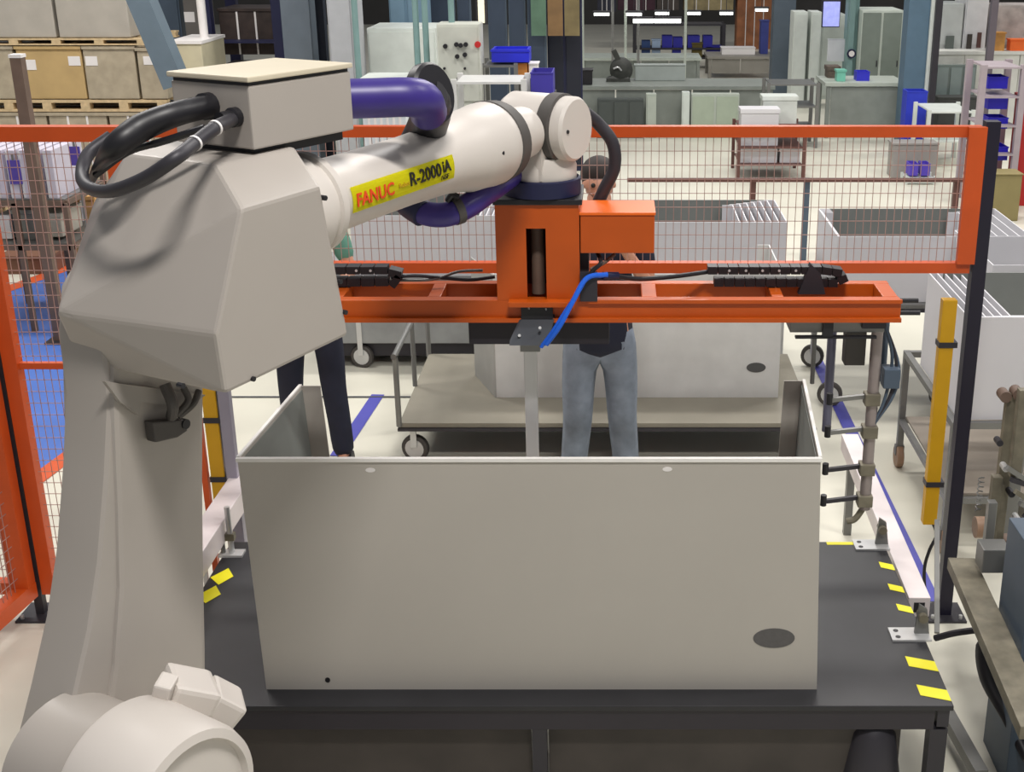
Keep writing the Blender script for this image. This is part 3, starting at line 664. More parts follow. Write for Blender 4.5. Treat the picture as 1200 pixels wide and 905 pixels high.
# stacks of nested housings behind the mesh
def stack(n, x0, x1, Y, dep, zb_, hg, step, labf, grp, cartlab, rz=0, m=None):
    sc_ = cart('stack_cart', cartlab, x0-.06, x1+.06, Y-.06, Y+dep+.08, zb_-.002, 0, deck=STEEL)
    wd = x1-x0
    if 'forearm' in cartlab: part('lower_sheets', MB().box((x0-.3, Y, .19), (x1-.02, Y+dep, .37)).bevel(.01), mat('sheet_stack', (150, 152, 152), .5, var=.15), sc_); part('shade_block', MB().box((x0-.3, Y+.05, .08), (x1-.02, Y+dep, .188)), DARKM, sc_)  # dark block below the sheets stands in for the shadow beneath them
    proto = None
    for i in range(n):
        ww = wd - step*i*abs(1)
        u_sheet(labf(i), ww-.002*i, dep-.024*i, hg-.004*i, (x0+ww/2+.004*i, Y+.012*i, zb_), 0, grp, m=m, back=(i == 0))
O = ['outermost', 'second', 'third', 'fourth', 'fifth', 'sixth', 'seventh']
xa, xb = P(690, 280, Y=8.6).x, P(922, 280, Y=8.6).x
stack(7, xa, xb, 8.6, .75, .70, .46, .055, lambda i: O[i]+' white housing counted from outside in the nest right of the gripper block', 'white housings nested behind the mesh right of the gripper', 'cart under the nested white housings right of the gripper')
xa, xb = P(985, 280, Y=8.0).x, P(1215, 280, Y=8.0).x
stack(5, xa, xb, 8.1, .85, .74, .44, .07, lambda i: O[i]+' white housing counted from outside in the nest at the mesh corner', 'white housings nested behind the mesh corner at right', 'cart under the nested white housings at the mesh corner')
xa, xb = P(408, 280, Y=8.8).x, P(592, 280, Y=8.8).x
stack(5, xa, xb, 8.9, .8, .70, .44, -.0 + .05, lambda i: O[i]+' white housing counted from outside in the nest below the robot forearm', 'white housings nested below the robot forearm', 'cart under the nested white housings below the forearm')
# large stack at right, on tall cart
Yr = 6.0; xa = P(1128, 440, Y=Yr).x; xb = xa+1.1; zt_ = P(1150, 372, Y=Yr).z; zb_ = P(1150, 492, Y=Yr).z
cr_ = thing('tall_cart', 'tall grey tube cart carrying white housings at the right edge', 'cart', (xa+.5, Yr+.5, 0))
for x_ in (xa-.02, xb):
    for y_ in (Yr-.02, Yr+1.1):
        part('leg', MB().box((x_-.018, y_-.018, .14), (x_+.018, y_+.018, zb_-.002)), STEEL, cr_)
        w_ = part('wheel', MB().lathe((x_-.02, y_, .07), (1, 0, 0), [(0, .065), (.005, .07), (.035, .07), (.04, .065)], 20), mat('wheel_tan', (150, 120, 96), .5), cr_)
        part('castor_fork', MB().box((x_-.026, y_-.02, .08), (x_+.026, y_+.02, .14)), STEEL, cr_)
for a, b in (((xa, Yr-.02), (xb, Yr-.02)), ((xa-.02, Yr), (xa-.02, Yr+1.1)), ((xa, Yr+1.1), (xb, Yr+1.1))):
    part('top_rail', MB().bar((*a, zb_-.02), (*b, zb_-.02), .034), STEEL, cr_)
    part('lower_rail', MB().bar((*a, .30), (*b, .30), .03), STEEL, cr_)
part('lower_shelf', MB().box((xa, Yr, .318), (xb, Yr+1.08, .33)), mat('shelf_brown', (150, 140, 128), .6), cr_)
for i in range(6):
    u_sheet(O[i]+' white housing counted from the front in the nest on the tall cart', 1.15, .85-.012*i, zt_-zb_-.003*i, (xa+.575+.045*i, Yr+.015*i, zb_), 0, 'white housings nested on the tall cart', back=(i == 0))
# white stack further right back
xa = P(1150, 260, Y=7.4).x
for k in range(2):
    u_sheet(('lower', 'upper')[k]+' white housing at the right edge above the tall cart', 1.3, .9, .2, (xa+.70, 7.2+.05*k, .80+.21*k), 0, 'white housings piled at the right edge')
cart('stack_cart', 'cart under the piled white housings at the right edge', xa-.02, xa+1.4, 7.14, 8.2, .798, 0, deck=STEEL)

# ------------------------------------------------------------------ right-hand lever machine
mx = thing('press_machine', 'grimy steel lever machine with clamp arms at the right edge', 'machine', (2.05, 4.6, 0))
def mp(n_, mb, m, l=None): return part(n_, mb, m, mx, l)
q0 = P(1126, 660, z=.62); q1 = P(1215, 860, z=.62)
mp('bed_beam', MB().bar(q0, q1, .11, .05).bevel(.004), RUST)
mp('bed_beam', MB().bar(q0+V(.25, .1, 0), q1+V(.25, 0, 0), .08, .05), STEEL)
mp('bed_side', MB().prism([q0+V(.30, 0, -.03), q1+V(.30, 0, -.03), V(q1.x+.30, q1.y, .05), V(q0.x+.30, q0.y, .05)], (.012, 0, 0)), NAVY)
for q in (q0, q1): mp('leg', MB().box((q.x+.23, q.y+.02, 0), (q.x+.3, q.y+.09, .59)), DARKM)
def vbar(u, v0, v1, Y, wd, m, n_='clamp_lever', dep=.04):
    a = P(u, v0, Y=Y); b = P(u, v1, Y=Y); x_ = a.x*.5+b.x*.5; return mp(n_, MB().box((x_-wd/2, Y, b.z), (x_+wd/2, Y+dep, a.z)).bevel(.003), m)
vbar(1178, 462, 640, 4.9, .05, RUST); vbar(1165, 560, 650, 4.86, .04, RUST); vbar(1196, 458, 560, 4.8, .045, RUST)
vbar(1160, 590, 670, 4.7, .035, STEEL, 'guide_bar')
for u, v, r_ in ((1179, 466, .024), (1194, 463, .024), (1182, 640, .03)):
    q = P(u, v, Y=4.88); mp('pivot_pin', MB().cyl(q, q+V(0, .06, 0), r_, 14), BROWN)
q = P(1192, 600, Y=4.78)
for k in range(6): 
    a = P(1180+k*5, 548+k*14, Y=4.78); mp('linkage', MB().bar(a, a+V(.10, .02, -.07+.03*(k % 2)), .02), (STEEL, DARKM, RUST)[k % 3])
mp('roller', MB().lathe(P(1150, 618, Y=5.3)-V(.03, 0, 0), (1, 0, 0), [(0, .05), (.06, .05)], 20), mat('roller_tan', (160, 128, 104), .5))
mp('bed_block', MB().box(P(1150, 672, Y=4.5), P(1185, 645, Y=4.5)+V(0, .1, 0)).bevel(.004), STEEL)
a, b = pxb(1193, 1240, 650, 940, 4.05, .3); b_=mp('side_cabinet', MB().box(a, b).bevel(.004), SLATE)
mp('hand_lever', MB().tube([P(1096, 748, Y=4.55), P(1120, 742, Y=4.5), P(1150, 738, Y=4.45)], .014, 8), DARKM)
mp('black_arm', MB().tube([P(1172, 738, Y=4.4), P(1158, 760, Y=4.38), P(1160, 795, Y=4.3), P(1180, 840, Y=4.15), P(1205, 890, Y=4.0)], .028, 12, rs=[.02, .05, .04, .024, .022]), BLACK)
vbar(1186, 500, 660, 5.1, .07, STEEL, 'back_plate', .02)
for k in range(4):
    q = P(1172+k*7, 520+k*30, Y=4.84); mp('link_pin', MB().cyl(q, q+V(0, .05, 0), .014, 10), ALU if k % 2 else DARKM)
a = P(1150, 560, Y=4.95); mp('return_spring', MB().tube([a+V(.012*math.cos(t*1.2), .012*math.sin(t*1.2), -.004*t) for t in range(40)], .003, 5, 1), STEEL)
mp('drip_rod', MB().bar(P(1098, 610, Y=5.0), P(1098, 742, Y=4.6), .02), STEEL)
mp('lower_beam', MB().bar(P(1100, 820, z=.12), P(1150, 910, z=.12), .05), STEEL)

# ------------------------------------------------------------------ people
def skinmesh(name, verts, edges, root_i=0, sub=1):
    me = bpy.data.meshes.new(name); me.from_pydata([v[0] for v in verts], edges, [])
    o = bpy.data.objects.new(name, me); COL.objects.link(o)
    mod = o.modifiers.new('s', 'SKIN'); mod.use_smooth_shade = True
    sv = me.skin_vertices[0].data
    for i, v in enumerate(verts):
        r_ = v[1]; sv[i].radius = r_ if isinstance(r_, tuple) else (r_, r_)
        sv[i].use_root = (i == root_i)
    s_ = o.modifiers.new('u', 'SUBSURF'); s_.levels = s_.render_levels = sub
    dg = bpy.context.evaluated_depsgraph_get(); m2 = bpy.data.meshes.new_from_object(o.evaluated_get(dg))
    bpy.data.objects.remove(o)
    for p_ in m2.polygons: p_.use_smooth = True
    return m2
SKIN = mat('skin', (206, 150, 124), .5, var=.04)
def person(lab, loc, rz, shirt, trousers, hairc, legs, hands, hgt=1.0, lean=0):
    o = thing('person', lab, 'person', loc, rz=rz); k = hgt
    # faces local -Y ; legs: (hip x, knee(x,y), ankle(x,y)) per side
    vs = []; es = []
    def add(co, r, par=None):
        vs.append((Vector(co)*k, tuple(x*k for x in r) if isinstance(r, tuple) else r*k)); i = len(vs)-1
        if par is not None: es.append((par, i))
        return i
    pel = add((0, 0, .95), (.15, .11)); bel = add((0, -.01, 1.10), (.135, .10), pel); che = add((0, -.02, 1.28), (.155, .115), bel)
    sh = add((0, -.01, 1.42), (.10, .08), che); nk = add((0, -.01, 1.50), .052, sh)
    jaw = add((0, -.035, 1.575), (.062, .07), nk); hd = add((0, -.015, 1.66), (.074, .092), jaw); tp_ = add((0, 0, 1.73), (.055, .07), hd)
    add((0, -.115, 1.625), .012, jaw)                                  # nose
    add((.078, 0, 1.635), .012, hd); add((-.078, 0, 1.635), .012, hd)    # ears
    hid = []
    for s_, hnd in zip((-1, 1), hands):
        a = add((s_*.19, -.005, 1.40), .052, sh); ex, ey, ez = hnd[0]; wx, wy, wz = hnd[1]
        e = add((ex, ey, ez), .040, a); w_ = add((wx, wy, wz), (.026, .022), e)
        d = (Vector((wx, wy, wz))-Vector((ex, ey, ez))).normalized(); x_ = d.cross(Vector((0, 0, 1))); x_ = x_.normalized() if x_.length > .2 else Vector((1, 0, 0)); y_ = d.cross(x_)
        pm = add(Vector((wx, wy, wz))+d*.06, (.038, .018), w_); P0 = Vector((wx, wy, wz))
        for f_, (off, ln) in enumerate(((-.030, .062), (-.010, .075), (.010, .070), (.030, .055))):
            b0_ = add(P0+d*.095+x_*off, .009, pm); b1_ = add(P0+d*(.095+ln*.5)+x_*off+y_*.008, .008, b0_); add(P0+d*(.095+ln)+x_*off+y_*.028, .007, b1_)
        th1 = add(P0+d*.05+x_*(-.042*s_)+y_*.006, .011, pm); add(P0+d*.085+x_*(-.062*s_)+y_*.018, .009, th1)
    for s_, (kn, an) in zip((-1, 1), legs):
        hp_ = add((s_*.09, 0, .88), .085, pel); kk = add((s_*.10+kn[0], kn[1], .50), .058, hp_); aa = add((s_*.11+an[0], an[1], .09), .038, kk)
        add((s_*.115+an[0], an[1]-.10, .035), (.022, .018), aa)
    part('body', skinmesh('body', vs, es), SKIN, o, local=True)
    # clothing
    vs2, es2 = [], []
    def add2(co, r, par=None):
        vs2.append((Vector(co)*k, tuple(x*k for x in r) if isinstance(r, tuple) else r*k)); i = len(vs2)-1
        if par is not None: es2.append((par, i))
        return i
    p0 = add2((0, 0, .94), (.165, .125)); t1 = add2((0, 0, 1.02), (.162, .122), p0)
    for s_, (kn, an) in zip((-1, 1), legs):
        h1 = add2((s_*.095, 0, .84), (.098, .1), p0); m1 = add2((s_*.10+kn[0]*.6, kn[1]*.6, .66), .088, h1); k1 = add2((s_*.10+kn[0], kn[1], .48), .078, m1)
        m2_ = add2((s_*.108+(kn[0]+an[0])/2, (kn[1]+an[1])/2, .28), .072, k1); add2((s_*.11+an[0], an[1], .07), .068, m2_)
    part('trousers', skinmesh('trousers', vs2, es2), trousers, o, local=True)
    vs2.clear(); es2.clear()
    q = add2((0, 0, .80), (.178, .145)); q = add2((0, 0, .92), (.178, .145), q); b1 = add2((0, -.01, 1.10), (.162, .125), q); c1_ = add2((0, -.02, 1.28), (.178, .135), b1); s1 = add2((0, -.01, 1.41), (.13, .10), c1_); add2((0, -.01, 1.475), .066, s1)
    for s_, hnd in zip((-1, 1), hands):
        a = add2((s_*.19, -.005, 1.40), .068, s1); e = Vector(hnd[0]); add2(Vector((s_*.19, -.005, 1.40)).lerp(e, .8), .056, a)
    part('shirt', skinmesh('shirt', vs2, es2), shirt, o, local=True)
    part('hair', MB().ball(V(0, .018, 1.685)*k, .098*k, 20, (.88, 1.05, .88)), hairc, o, local=True)
    for s_ in (-1, 1): part('eye', MB().ball(V(s_*.03, -.098, 1.655)*k, .011*k, 10), INK, o, local=True)
    part('mouth', MB().ball(V(0, -.098, 1.575)*k, .018*k, 10, (1.2, .4, .3)), REDP, o, local=True)
    for s_, (kn, an) in zip((-1, 1), legs):
        part('shoe', MB().hull([V(s_*.115+an[0]+dx, an[1]+dy, dz)*k for dx, dy, dz in ((-.045, .07, 0), (.045, .07, 0), (-.05, -.14, 0), (.05, -.14, 0), (-.03, -.2, 0), (.03, -.2, 0), (-.04, .06, .09), (.04, .06, .09), (-.04, -.06, .09), (.04, -.06, .09), (-.03, -.19, .045), (.03, -.19, .045))]).bevel(.01*k, 2, .3), BLACK, o, local=True)
    return o
pq = P(703, 480, Y=6.55)
person('person in dark shirt and pale blue jeans standing behind the box', (pq.x, 6.55, 0), .05, mat('shirt_navy', (24, 28, 48), .8), mat('jeans', (126, 136, 150), .8, var=.2, scale=14), mat('hair_dark', (40, 30, 26), .7),
       (((-.01, -.02), (-.03, .02)), ((.01, 0), (.03, .02))), (((-.24, -.08, 1.17), (-.13, -.24, 1.38)), ((.23, -.08, 1.17), (.10, -.24, 1.40))), 1.11)
pq = P(370, 480, Y=7.15)
person('person in green shirt and navy trousers partly hidden behind the robot elbow', (pq.x, 7.15, 0), .0, mat('shirt_teal', (98, 150, 132), .8), mat('trousers_navy', (26, 30, 50), .8, var=.2, scale=10), mat('hair_brown', (52, 36, 28), .7),
       (((-.03, 0), (-.05, .12)), ((.02, -.04), (.05, -.08))), (((-.27, -.04, 1.14), (-.24, -.22, 1.02)), ((.27, -.08, 1.14), (.20, -.30, 1.10))), 1.06)

# ------------------------------------------------------------------ background, left
def crate(name, lab, cat, u0, u1, v0, v1, Y, dep, m, top=None, group=None, labels=(), tm=None, straps=0, zb=None):
    lo, hi = pxb(u0, u1, v0, v1, Y, dep)
    if zb is not None: lo.z = zb
    o = thing(name, lab, cat, ((lo.x+hi.x)/2, (lo.y+hi.y)/2, lo.z), group)
    th_ = .03 if top is None else top
    part('body', MB().box(lo, (hi.x, hi.y, hi.z-th_)).bevel(min(.01, (hi.x-lo.x)*.05)), m, o)
    part('lid', MB().box((lo.x-.012, lo.y-.012, hi.z-th_), (hi.x+.012, hi.y+.012, hi.z)), tm or m, o)
    for (a, b, c, d) in labels:
        l2, h2 = pxb(a, b, c, d, Y-.004, .003); part('paper_label', MB().box(l2, h2), PAPER, o)
    for k in range(straps):
        x_ = lo.x+(hi.x-lo.x)*(k+1)/(straps+1); part('strap', MB().box((x_-.01, lo.y-.006, lo.z+.003), (x_+.01, lo.y-.001, hi.z-th_-.002)), PAPER, o)
    return o
YP = 13.0
def pallet(lab, u0, u1, v0, v1, Y, dep):
    lo, hi = pxb(u0, u1, v0, v1, Y, dep); o = thing('wooden_pallet', lab, 'pallet', ((lo.x+hi.x)/2, (lo.y+hi.y)/2, lo.z)); hh = hi.z-lo.z
    for k in range(5):
        y_ = lo.y + (dep-.1)*k/4; part('deck_board', MB().box((lo.x, y_, hi.z-hh*.25), (hi.x, y_+.1, hi.z)), WOOD, o)
        if k % 2 == 0: part('bottom_board', MB().box((lo.x, y_, lo.z), (hi.x, y_+.1, lo.z+hh*.2)), WOOD, o)
    nb = max(3, int((hi.x-lo.x)/.32))
    for i in range(nb):
        x_ = lo.x + (hi.x-lo.x-.1)*i/(nb-1)
        for y_ in (lo.y+.001, hi.y-.1): part('block', MB().box((x_, y_, lo.z+hh*.2), (x_+.09, y_+.098, hi.z-hh*.25)), WOOD, o)
    return o
pallet('lower wooden pallet board under the upper row of brown cartons at left', -40, 196, 117, 131, YP, 1.0)
crate('carton', 'stretch-wrapped carton at the far left edge of the upper pallet', 'carton', -40, 18, 54, 116, YP, .9, WRAP, group=None)
crate('carton', 'brown cardboard carton with white labels on the upper pallet', 'carton', 22, 98, 54, 116, YP, .9, CARD, labels=((26, 42, 70, 82), (80, 94, 66, 77)))
crate('carton', 'film-wrapped beige carton right of the brown carton on the upper pallet', 'carton', 100, 160, 54, 116, YP, .9, WRAP, labels=((100, 114, 66, 77),))
crate('carton', 'film-wrapped carton nearest the robot on the upper pallet', 'carton', 163, 194, 56, 116, YP, .9, WRAP, labels=((168, 184, 66, 76),))
pallet('pale wooden pallet on top of the cartons at left', -40, 172, 45, 53, YP-.02, 1.0)
crate('carton', 'grey wrapped carton at the top left corner', 'carton', -40, 60, -40, 44, YP, .9, CARTG)
crate('carton', 'grey wrapped carton beside the slanted blue beam', 'carton', 64, 148, -40, 44, YP, .9, CARTG)
crate('carton', 'pale carton right of the slanted blue beam', 'carton', 200, 238, 48, 96, YP+.4, .8, mat('carton_pale', (196, 188, 160), .7), tm=PAPER)
for i, (u0, u1) in enumerate(((-40, 60), (63, 130), (133, 200))):
    lo, hi = pxb(u0, u1, 133, 235, YP, .9); crate('wrapped_load', ('leftmost', 'middle', 'rightmost')[i]+' film-wrapped load on the floor pallets below the upper cartons', 'load', u0, u1, 132, 225, YP, .9, WRAP, straps=2)
pallet('wooden floor pallet carrying the wrapped loads at left', -40, 202, 226, 262, YP, 1.0)
# slanted beam
solo('roof_brace', MB().bar(P(158, -20, Y=12), P(208, 100, Y=12), .22, .2), mat('brace_blue', (104, 120, 132), .5), 'slanted blue-grey steel beam above the wrapped pallets', 'beam')
# brown post
bp = thing('rack_post', 'brown steel upright in front of the wrapped pallets at left', 'post', (P(38, 200, Y=9.5).x, 9.5, 0))
xb_ = P(38, 200, Y=9.5).x
part('upright', MB().box((xb_-.04, 9.5, .02), (xb_+.04, 9.58, P(20, 68, Y=9.5).z)), BROWN, bp); part('base_plate', MB().box((xb_-.09, 9.44, 0), (xb_+.09, 9.62, .02)), DARKM, bp)
part('top_cap', MB().box((xb_-.045, 9.495, P(20, 68, Y=9.5).z), (xb_+.045, 9.585, P(20, 64, Y=9.5).z)), PAPER, bp)
# panel cart left
Yc = 9.8
pc = thing('panel_rack', 'dark tube rack holding white panels behind the left fence', 'rack', (P(30, 250, Y=Yc).x, Yc, 0))
def rp(a, b, n_='frame_tube', wd=.04): part(n_, MB().bar(a, b, wd), BROWN, pc)
xA, xB = P(-40, 250, Y=Yc).x, P(78, 250, Y=Yc).x
zA, zB, zC = P(0, 238, Y=Yc).z, P(0, 290, Y=Yc).z, P(0, 172, Y=Yc).z
for x_ in (xA, (xA+xB)/2, xB):
    for y_ in (Yc, Yc+.8): rp((x_, y_, 0), (x_, y_, zA if y_ == Yc else zC), 'upright')
for y_ in (Yc, Yc+.8):
    rp((xA, y_, zA), (xB, y_, zA)); rp((xA, y_, zB), (xB, y_, zB)); 
rp((xA, Yc+.8, zC), (xB, Yc+.8, zC)); rp((xA, Yc, zA), (xA, Yc+.8, zA)); rp((xB, Yc, zA), (xB, Yc+.8, zA)); rp((xB, Yc, zB), (xB, Yc+.8, zB))
part('shelf', MB().box((xA, Yc, zA+.021), (xB, Yc+.8, zA+.03)), STEEL, pc); part('shelf', MB().box((xA, Yc, zB+.021), (xB, Yc+.8, zB+.03)), STEEL, pc)
for i in range(7):
    x_ = xA+.08+i*(xB-xA-.16)/6.5
    p_ = thing('panel_bundle', O[i]+' white panel from the left on the upper shelf of the dark rack' if i else 'leftmost white panel on the upper shelf of the dark rack', 'panel', (x_, Yc+.3, zA+.03), 'white panels on the dark rack')
    part('sheet', MB().box((x_, Yc+.02, zA+.03), (x_+.07, Yc+.6, zA+.03+(zC-zA)*.86)).bevel(.004), mat('panel_lilac', (206, 200, 214), .5), p_)
    part('folded_edge', MB().box((x_+.004, Yc+.012, zA+.035), (x_+.02, Yc+.02, zA+.02+(zC-zA)*.86)), SHEETW, p_)
for u0, u1, v0, v1, Y, l in ((10, 24, 188, 216, 9.798, 'violet card hanging at the front of the dark rack'), (82, 94, 172, 194, 9.7, 'violet card hanging beside the cable loop')):
    lo, hi = pxb(u0, u1, v0, v1, Y, .012); c_ = thing('card_holder', l, 'card', ((lo.x+hi.x)/2, Y, lo.z)); part('card', MB().box(lo, hi), mat('violet_card', (84, 66, 160), .5), c_); part('hanger', MB().box(((lo.x+hi.x)/2-.008, Y+.002, hi.z), ((lo.x+hi.x)/2+.008, Y+.008, hi.z+.05)), STEEL, c_)
    if u0 == 82: part('stand_pole', MB().cyl(((lo.x+hi.x)/2, Y+.03, 0), ((lo.x+hi.x)/2, Y+.03, hi.z), .014, 8), STEEL, c_)
for i, (u0, u1, v0, v1) in enumerate(((0, 12, 252, 282), (16, 42, 246, 284), (50, 72, 250, 280))):
    crate('parts_box', ('narrow pale', 'wide grey', 'squat grey')[i]+' parts box on the lower shelf of the dark rack', 'box', u0, u1, v0, v1-2, Yc+.1, .4, (PAPER, STEEL, CARTG)[i])
crate('wooden_crate', 'orange-tinted wooden crate beside the robot elbow at left', 'crate', 82, 112, 230, 268, 10.8, .5, mat('wood_orange', (206, 160, 104), .7, var=.2), straps=1, zb=0)
for i, (u0, u1, v0, v1, Y) in enumerate(((0, 60, 300, 322, P(1, 322, z=0).y), (52, 100, 284, 304, P(1, 304, z=0).y), (56, 96, 268, 284, P(1, 284, z=0).y))):
    crate('flat_carton', ('brown flat carton lying at the left edge of the blue floor', 'beige flat carton lying beyond the blue floor', 'pale flat carton farthest behind the blue floor')[i], 'carton', u0, u1, v0, v1, Y+.01, .4, (mat('brown_card', (120, 84, 66), .8), WOOD, PAPER)[i])

# ------------------------------------------------------------------ background, top middle
def cabinet(name, lab, cat, u0, u1, v0, v1, Y, dep, m, doors=2, dm=None, feet=True, knobs=True, group=None, zb=0):
    lo, hi = pxb(u0, u1, v0, v1, Y, dep)
    lo.z = zb
    o = thing(name, lab, cat, ((lo.x+hi.x)/2, Y+dep/2, lo.z), group)
    part('body', MB().box(lo, hi).bevel(.006), m, o); wd = (hi.x-lo.x)/doors
    for k in range(doors):
        d_ = part('door', MB().box((lo.x+wd*k+.02, Y-.018, lo.z+.06), (lo.x+wd*(k+1)-.02, Y-.001, hi.z-.04)), dm or m, o)
        if knobs: part('handle', MB().box((lo.x+wd*(k+1)-.06, Y-.035, (lo.z+hi.z)/2-.05), (lo.x+wd*(k+1)-.045, Y-.019, (lo.z+hi.z)/2+.05)), DARKM, d_)
    return o
def frame_rack(name, lab, cat, u0, u1, v0, v1, Y, dep, m, shelves=2, wd=.05, floor_=True, group=None):
    lo, hi = pxb(u0, u1, v0, v1, Y, dep); 
    if floor_: lo.z = 0
    o = thing(name, lab, cat, ((lo.x+hi.x)/2, Y+dep/2, lo.z), group)
    for x_ in (lo.x+wd/2, hi.x-wd/2):
        for y_ in (lo.y, hi.y): part('upright', MB().bar((x_, y_, lo.z), (x_, y_, hi.z), wd), m, o)
    for k in range(shelves):
        z_ = hi.z - (hi.z-lo.z)*k/max(1, shelves) - .02
        part('shelf', MB().box((lo.x+wd, lo.y-wd/2, z_-.02), (hi.x-wd, hi.y+wd/2, z_)), m, o)
    return o
frame_rack('storage_rack', 'tall navy steel rack full of dark goods above the control box', 'rack', 240, 336, -60, 180, 14.5, 1.0, NAVY, 3, .12)
for i, (v0, v1, mm) in enumerate(((10, 64, DK), (78, 120, DK))):
    crate('dark_load', ('dark brown load in the navy rack above the control box', 'dark load on the lower level of the navy rack')[i], 'load', 258, 322, v0, v1, 14.7, .7, mm, straps=2)
cabinet('slate_cabinet', 'slate blue cabinet behind the slanted beam', 'cabinet', 172, 216, -60, 180, 15.5, .6, SLATE, 1)
crate('grey_load', 'grey crate with pale papers left of the white pole', 'crate', 214, 234, -40, 46, 15.2, .5, mat('load_grey', (104, 100, 96), .6), labels=((216, 228, 14, 26),))
solo('white_pole', MB().cyl(V(P(237, 20, Y=13.8).x, 13.8, 0), V(P(237, 20, Y=13.8).x, 13.8, 3.4), .045, 12), PAPER, 'thin white pole left of the navy rack', 'pole')
solo('steel_column', MB().bar((P(350, 20, Y=14.2).x, 14.2, 0), (P(350, 20, Y=14.2).x, 14.2, 3.6), .30), mat('column_grey', (98, 108, 118), .5), 'wide grey steel column right of the navy rack', 'column')
solo('steel_column', MB().bar((P(374, 20, Y=14.6).x, 14.6, 0), (P(374, 20, Y=14.6).x, 14.6, 3.6), .13), mat('column_dark', (28, 34, 48), .5), 'narrow dark column between grey column and pale cabinet', 'column')
cabinet('tall_cabinet', 'tall pale grey cabinet left of the purple hose', 'cabinet', 383, 412, -60, 82, 13.6, .6, mat('cab_pale', (176, 178, 182), .5), 1)
for i, u in enumerate((416, 487, 498, 529)):
    x_ = P(u, 20, Y=12.8).x; solo('thin_pole', MB().cyl((x_, 12.8, 0), (x_, 12.8, 3.4), .03, 10), TEALW, ('teal pole left of the white cabinets', 'thin teal pole in front of the white cabinets', 'thin teal pole beside the one in front of the white cabinets', 'thin teal pole left of the operator panel')[i], 'pole')
cabinet('white_cabinet', 'wide white cabinet behind the purple hose', 'cabinet', 432, 488, 33, 110, 14.2, .8, MWHITE, 1)
cabinet('white_cabinet', 'narrow white cabinet left of the operator panel', 'cabinet', 489, 512, 33, 110, 14.2, .8, MWHITE, 1)
cabinet('blue_cabinet', 'light blue cabinet rising behind the white cabinets', 'cabinet', 455, 496, -40, 34, 15.6, .6, mat('cab_lblue', (120, 150, 172), .5), 2)
# operator panel with knobs
lo, hi = pxb(513, 563, 28, 110, 12.6, .35); lo.z = 0
op = thing('operator_panel', 'grey control cabinet with rows of black knobs behind the forearm', 'cabinet', ((lo.x+hi.x)/2, 12.8, 0))
part('body', MB().box(lo, hi).bevel(.01), mat('panel_greywhite', (196, 198, 188), .5), op)
part('door', MB().box((lo.x+.02, lo.y-.012, hi.z-.72), (hi.x-.02, lo.y-.001, hi.z-.03)), mat('panel_face', (188, 190, 180), .5), op)
for u, v in ((522, 54), (535, 52), (540, 53), (546, 52), (536, 66), (545, 64), (538, 92), (546, 92), (521, 80), (545, 80)):
    q = P(u, v, Y=12.585); part('knob', MB().cyl(q, q-V(0, .03, 0), .022 if v < 70 or v > 90 else .012, 10), BLACK, op)
q = P(560, 52, Y=12.585); part('knob', MB().cyl(q, q-V(0, .03, 0), .03, 12), REDP, op, 'red stop button')
# slate partition wall panels
for i, (u0, u1) in enumerate(((500, 534), (536, 552), (572, 594), (596, 616), (618, 640))):
    cabinet('partition_panel', ('widest slate blue partition panel directly above the operator panel', 'narrow slate panel left of the white light tube', 'slate panel just right of the white light tube', 'slate panel left of the colourful poster', 'slate panel carrying the green side of the poster')[i], 'partition', u0, u1, -60, 110, 16.5, .1, SLATE, 1, dm=mat('slate_dark', (52, 64, 82), .5), knobs=False)
cabinet('partition_panel', 'dark navy partition left of the far benches', 'partition', 641, 682, -60, 112, 16.8, .1, NAVY, 2, dm=mat('navy_dark', (20, 24, 40), .5), knobs=False)
lo, hi = pxb(560, 567, -10, 27, 15.5, .06); tl2 = thing('tube_light', 'upright white light tube between slate panels', 'lamp', ((lo.x+hi.x)/2, 15.5, lo.z)); part('tube', MB().box(lo, hi), mat('lamp_warm', (236, 228, 200), .5, emit=.7), tl2); part('back_plate', MB().box((lo.x-.03, 15.561, lo.z-.02), (hi.x+.03, 15.6, hi.z)), DARKM, tl2)
lo, hi = pxb(621, 680, -20, 42, 16.3, .02); ps = thing('wall_poster', 'green and brown poster panels on the dark partition', 'poster', ((lo.x+hi.x)/2, 16.3, lo.z))
for k, c_ in enumerate(((86, 116, 96), (128, 98, 62), (118, 104, 70))):
    w_ = (hi.x-lo.x)/3; part('poster_sheet', MB().box((lo.x+w_*k+.01, 16.3, lo.z), (lo.x+w_*(k+1)-.01, 16.32, hi.z)), mat('poster_%d' % k, c_, .6, var=.25, scale=5), ps)
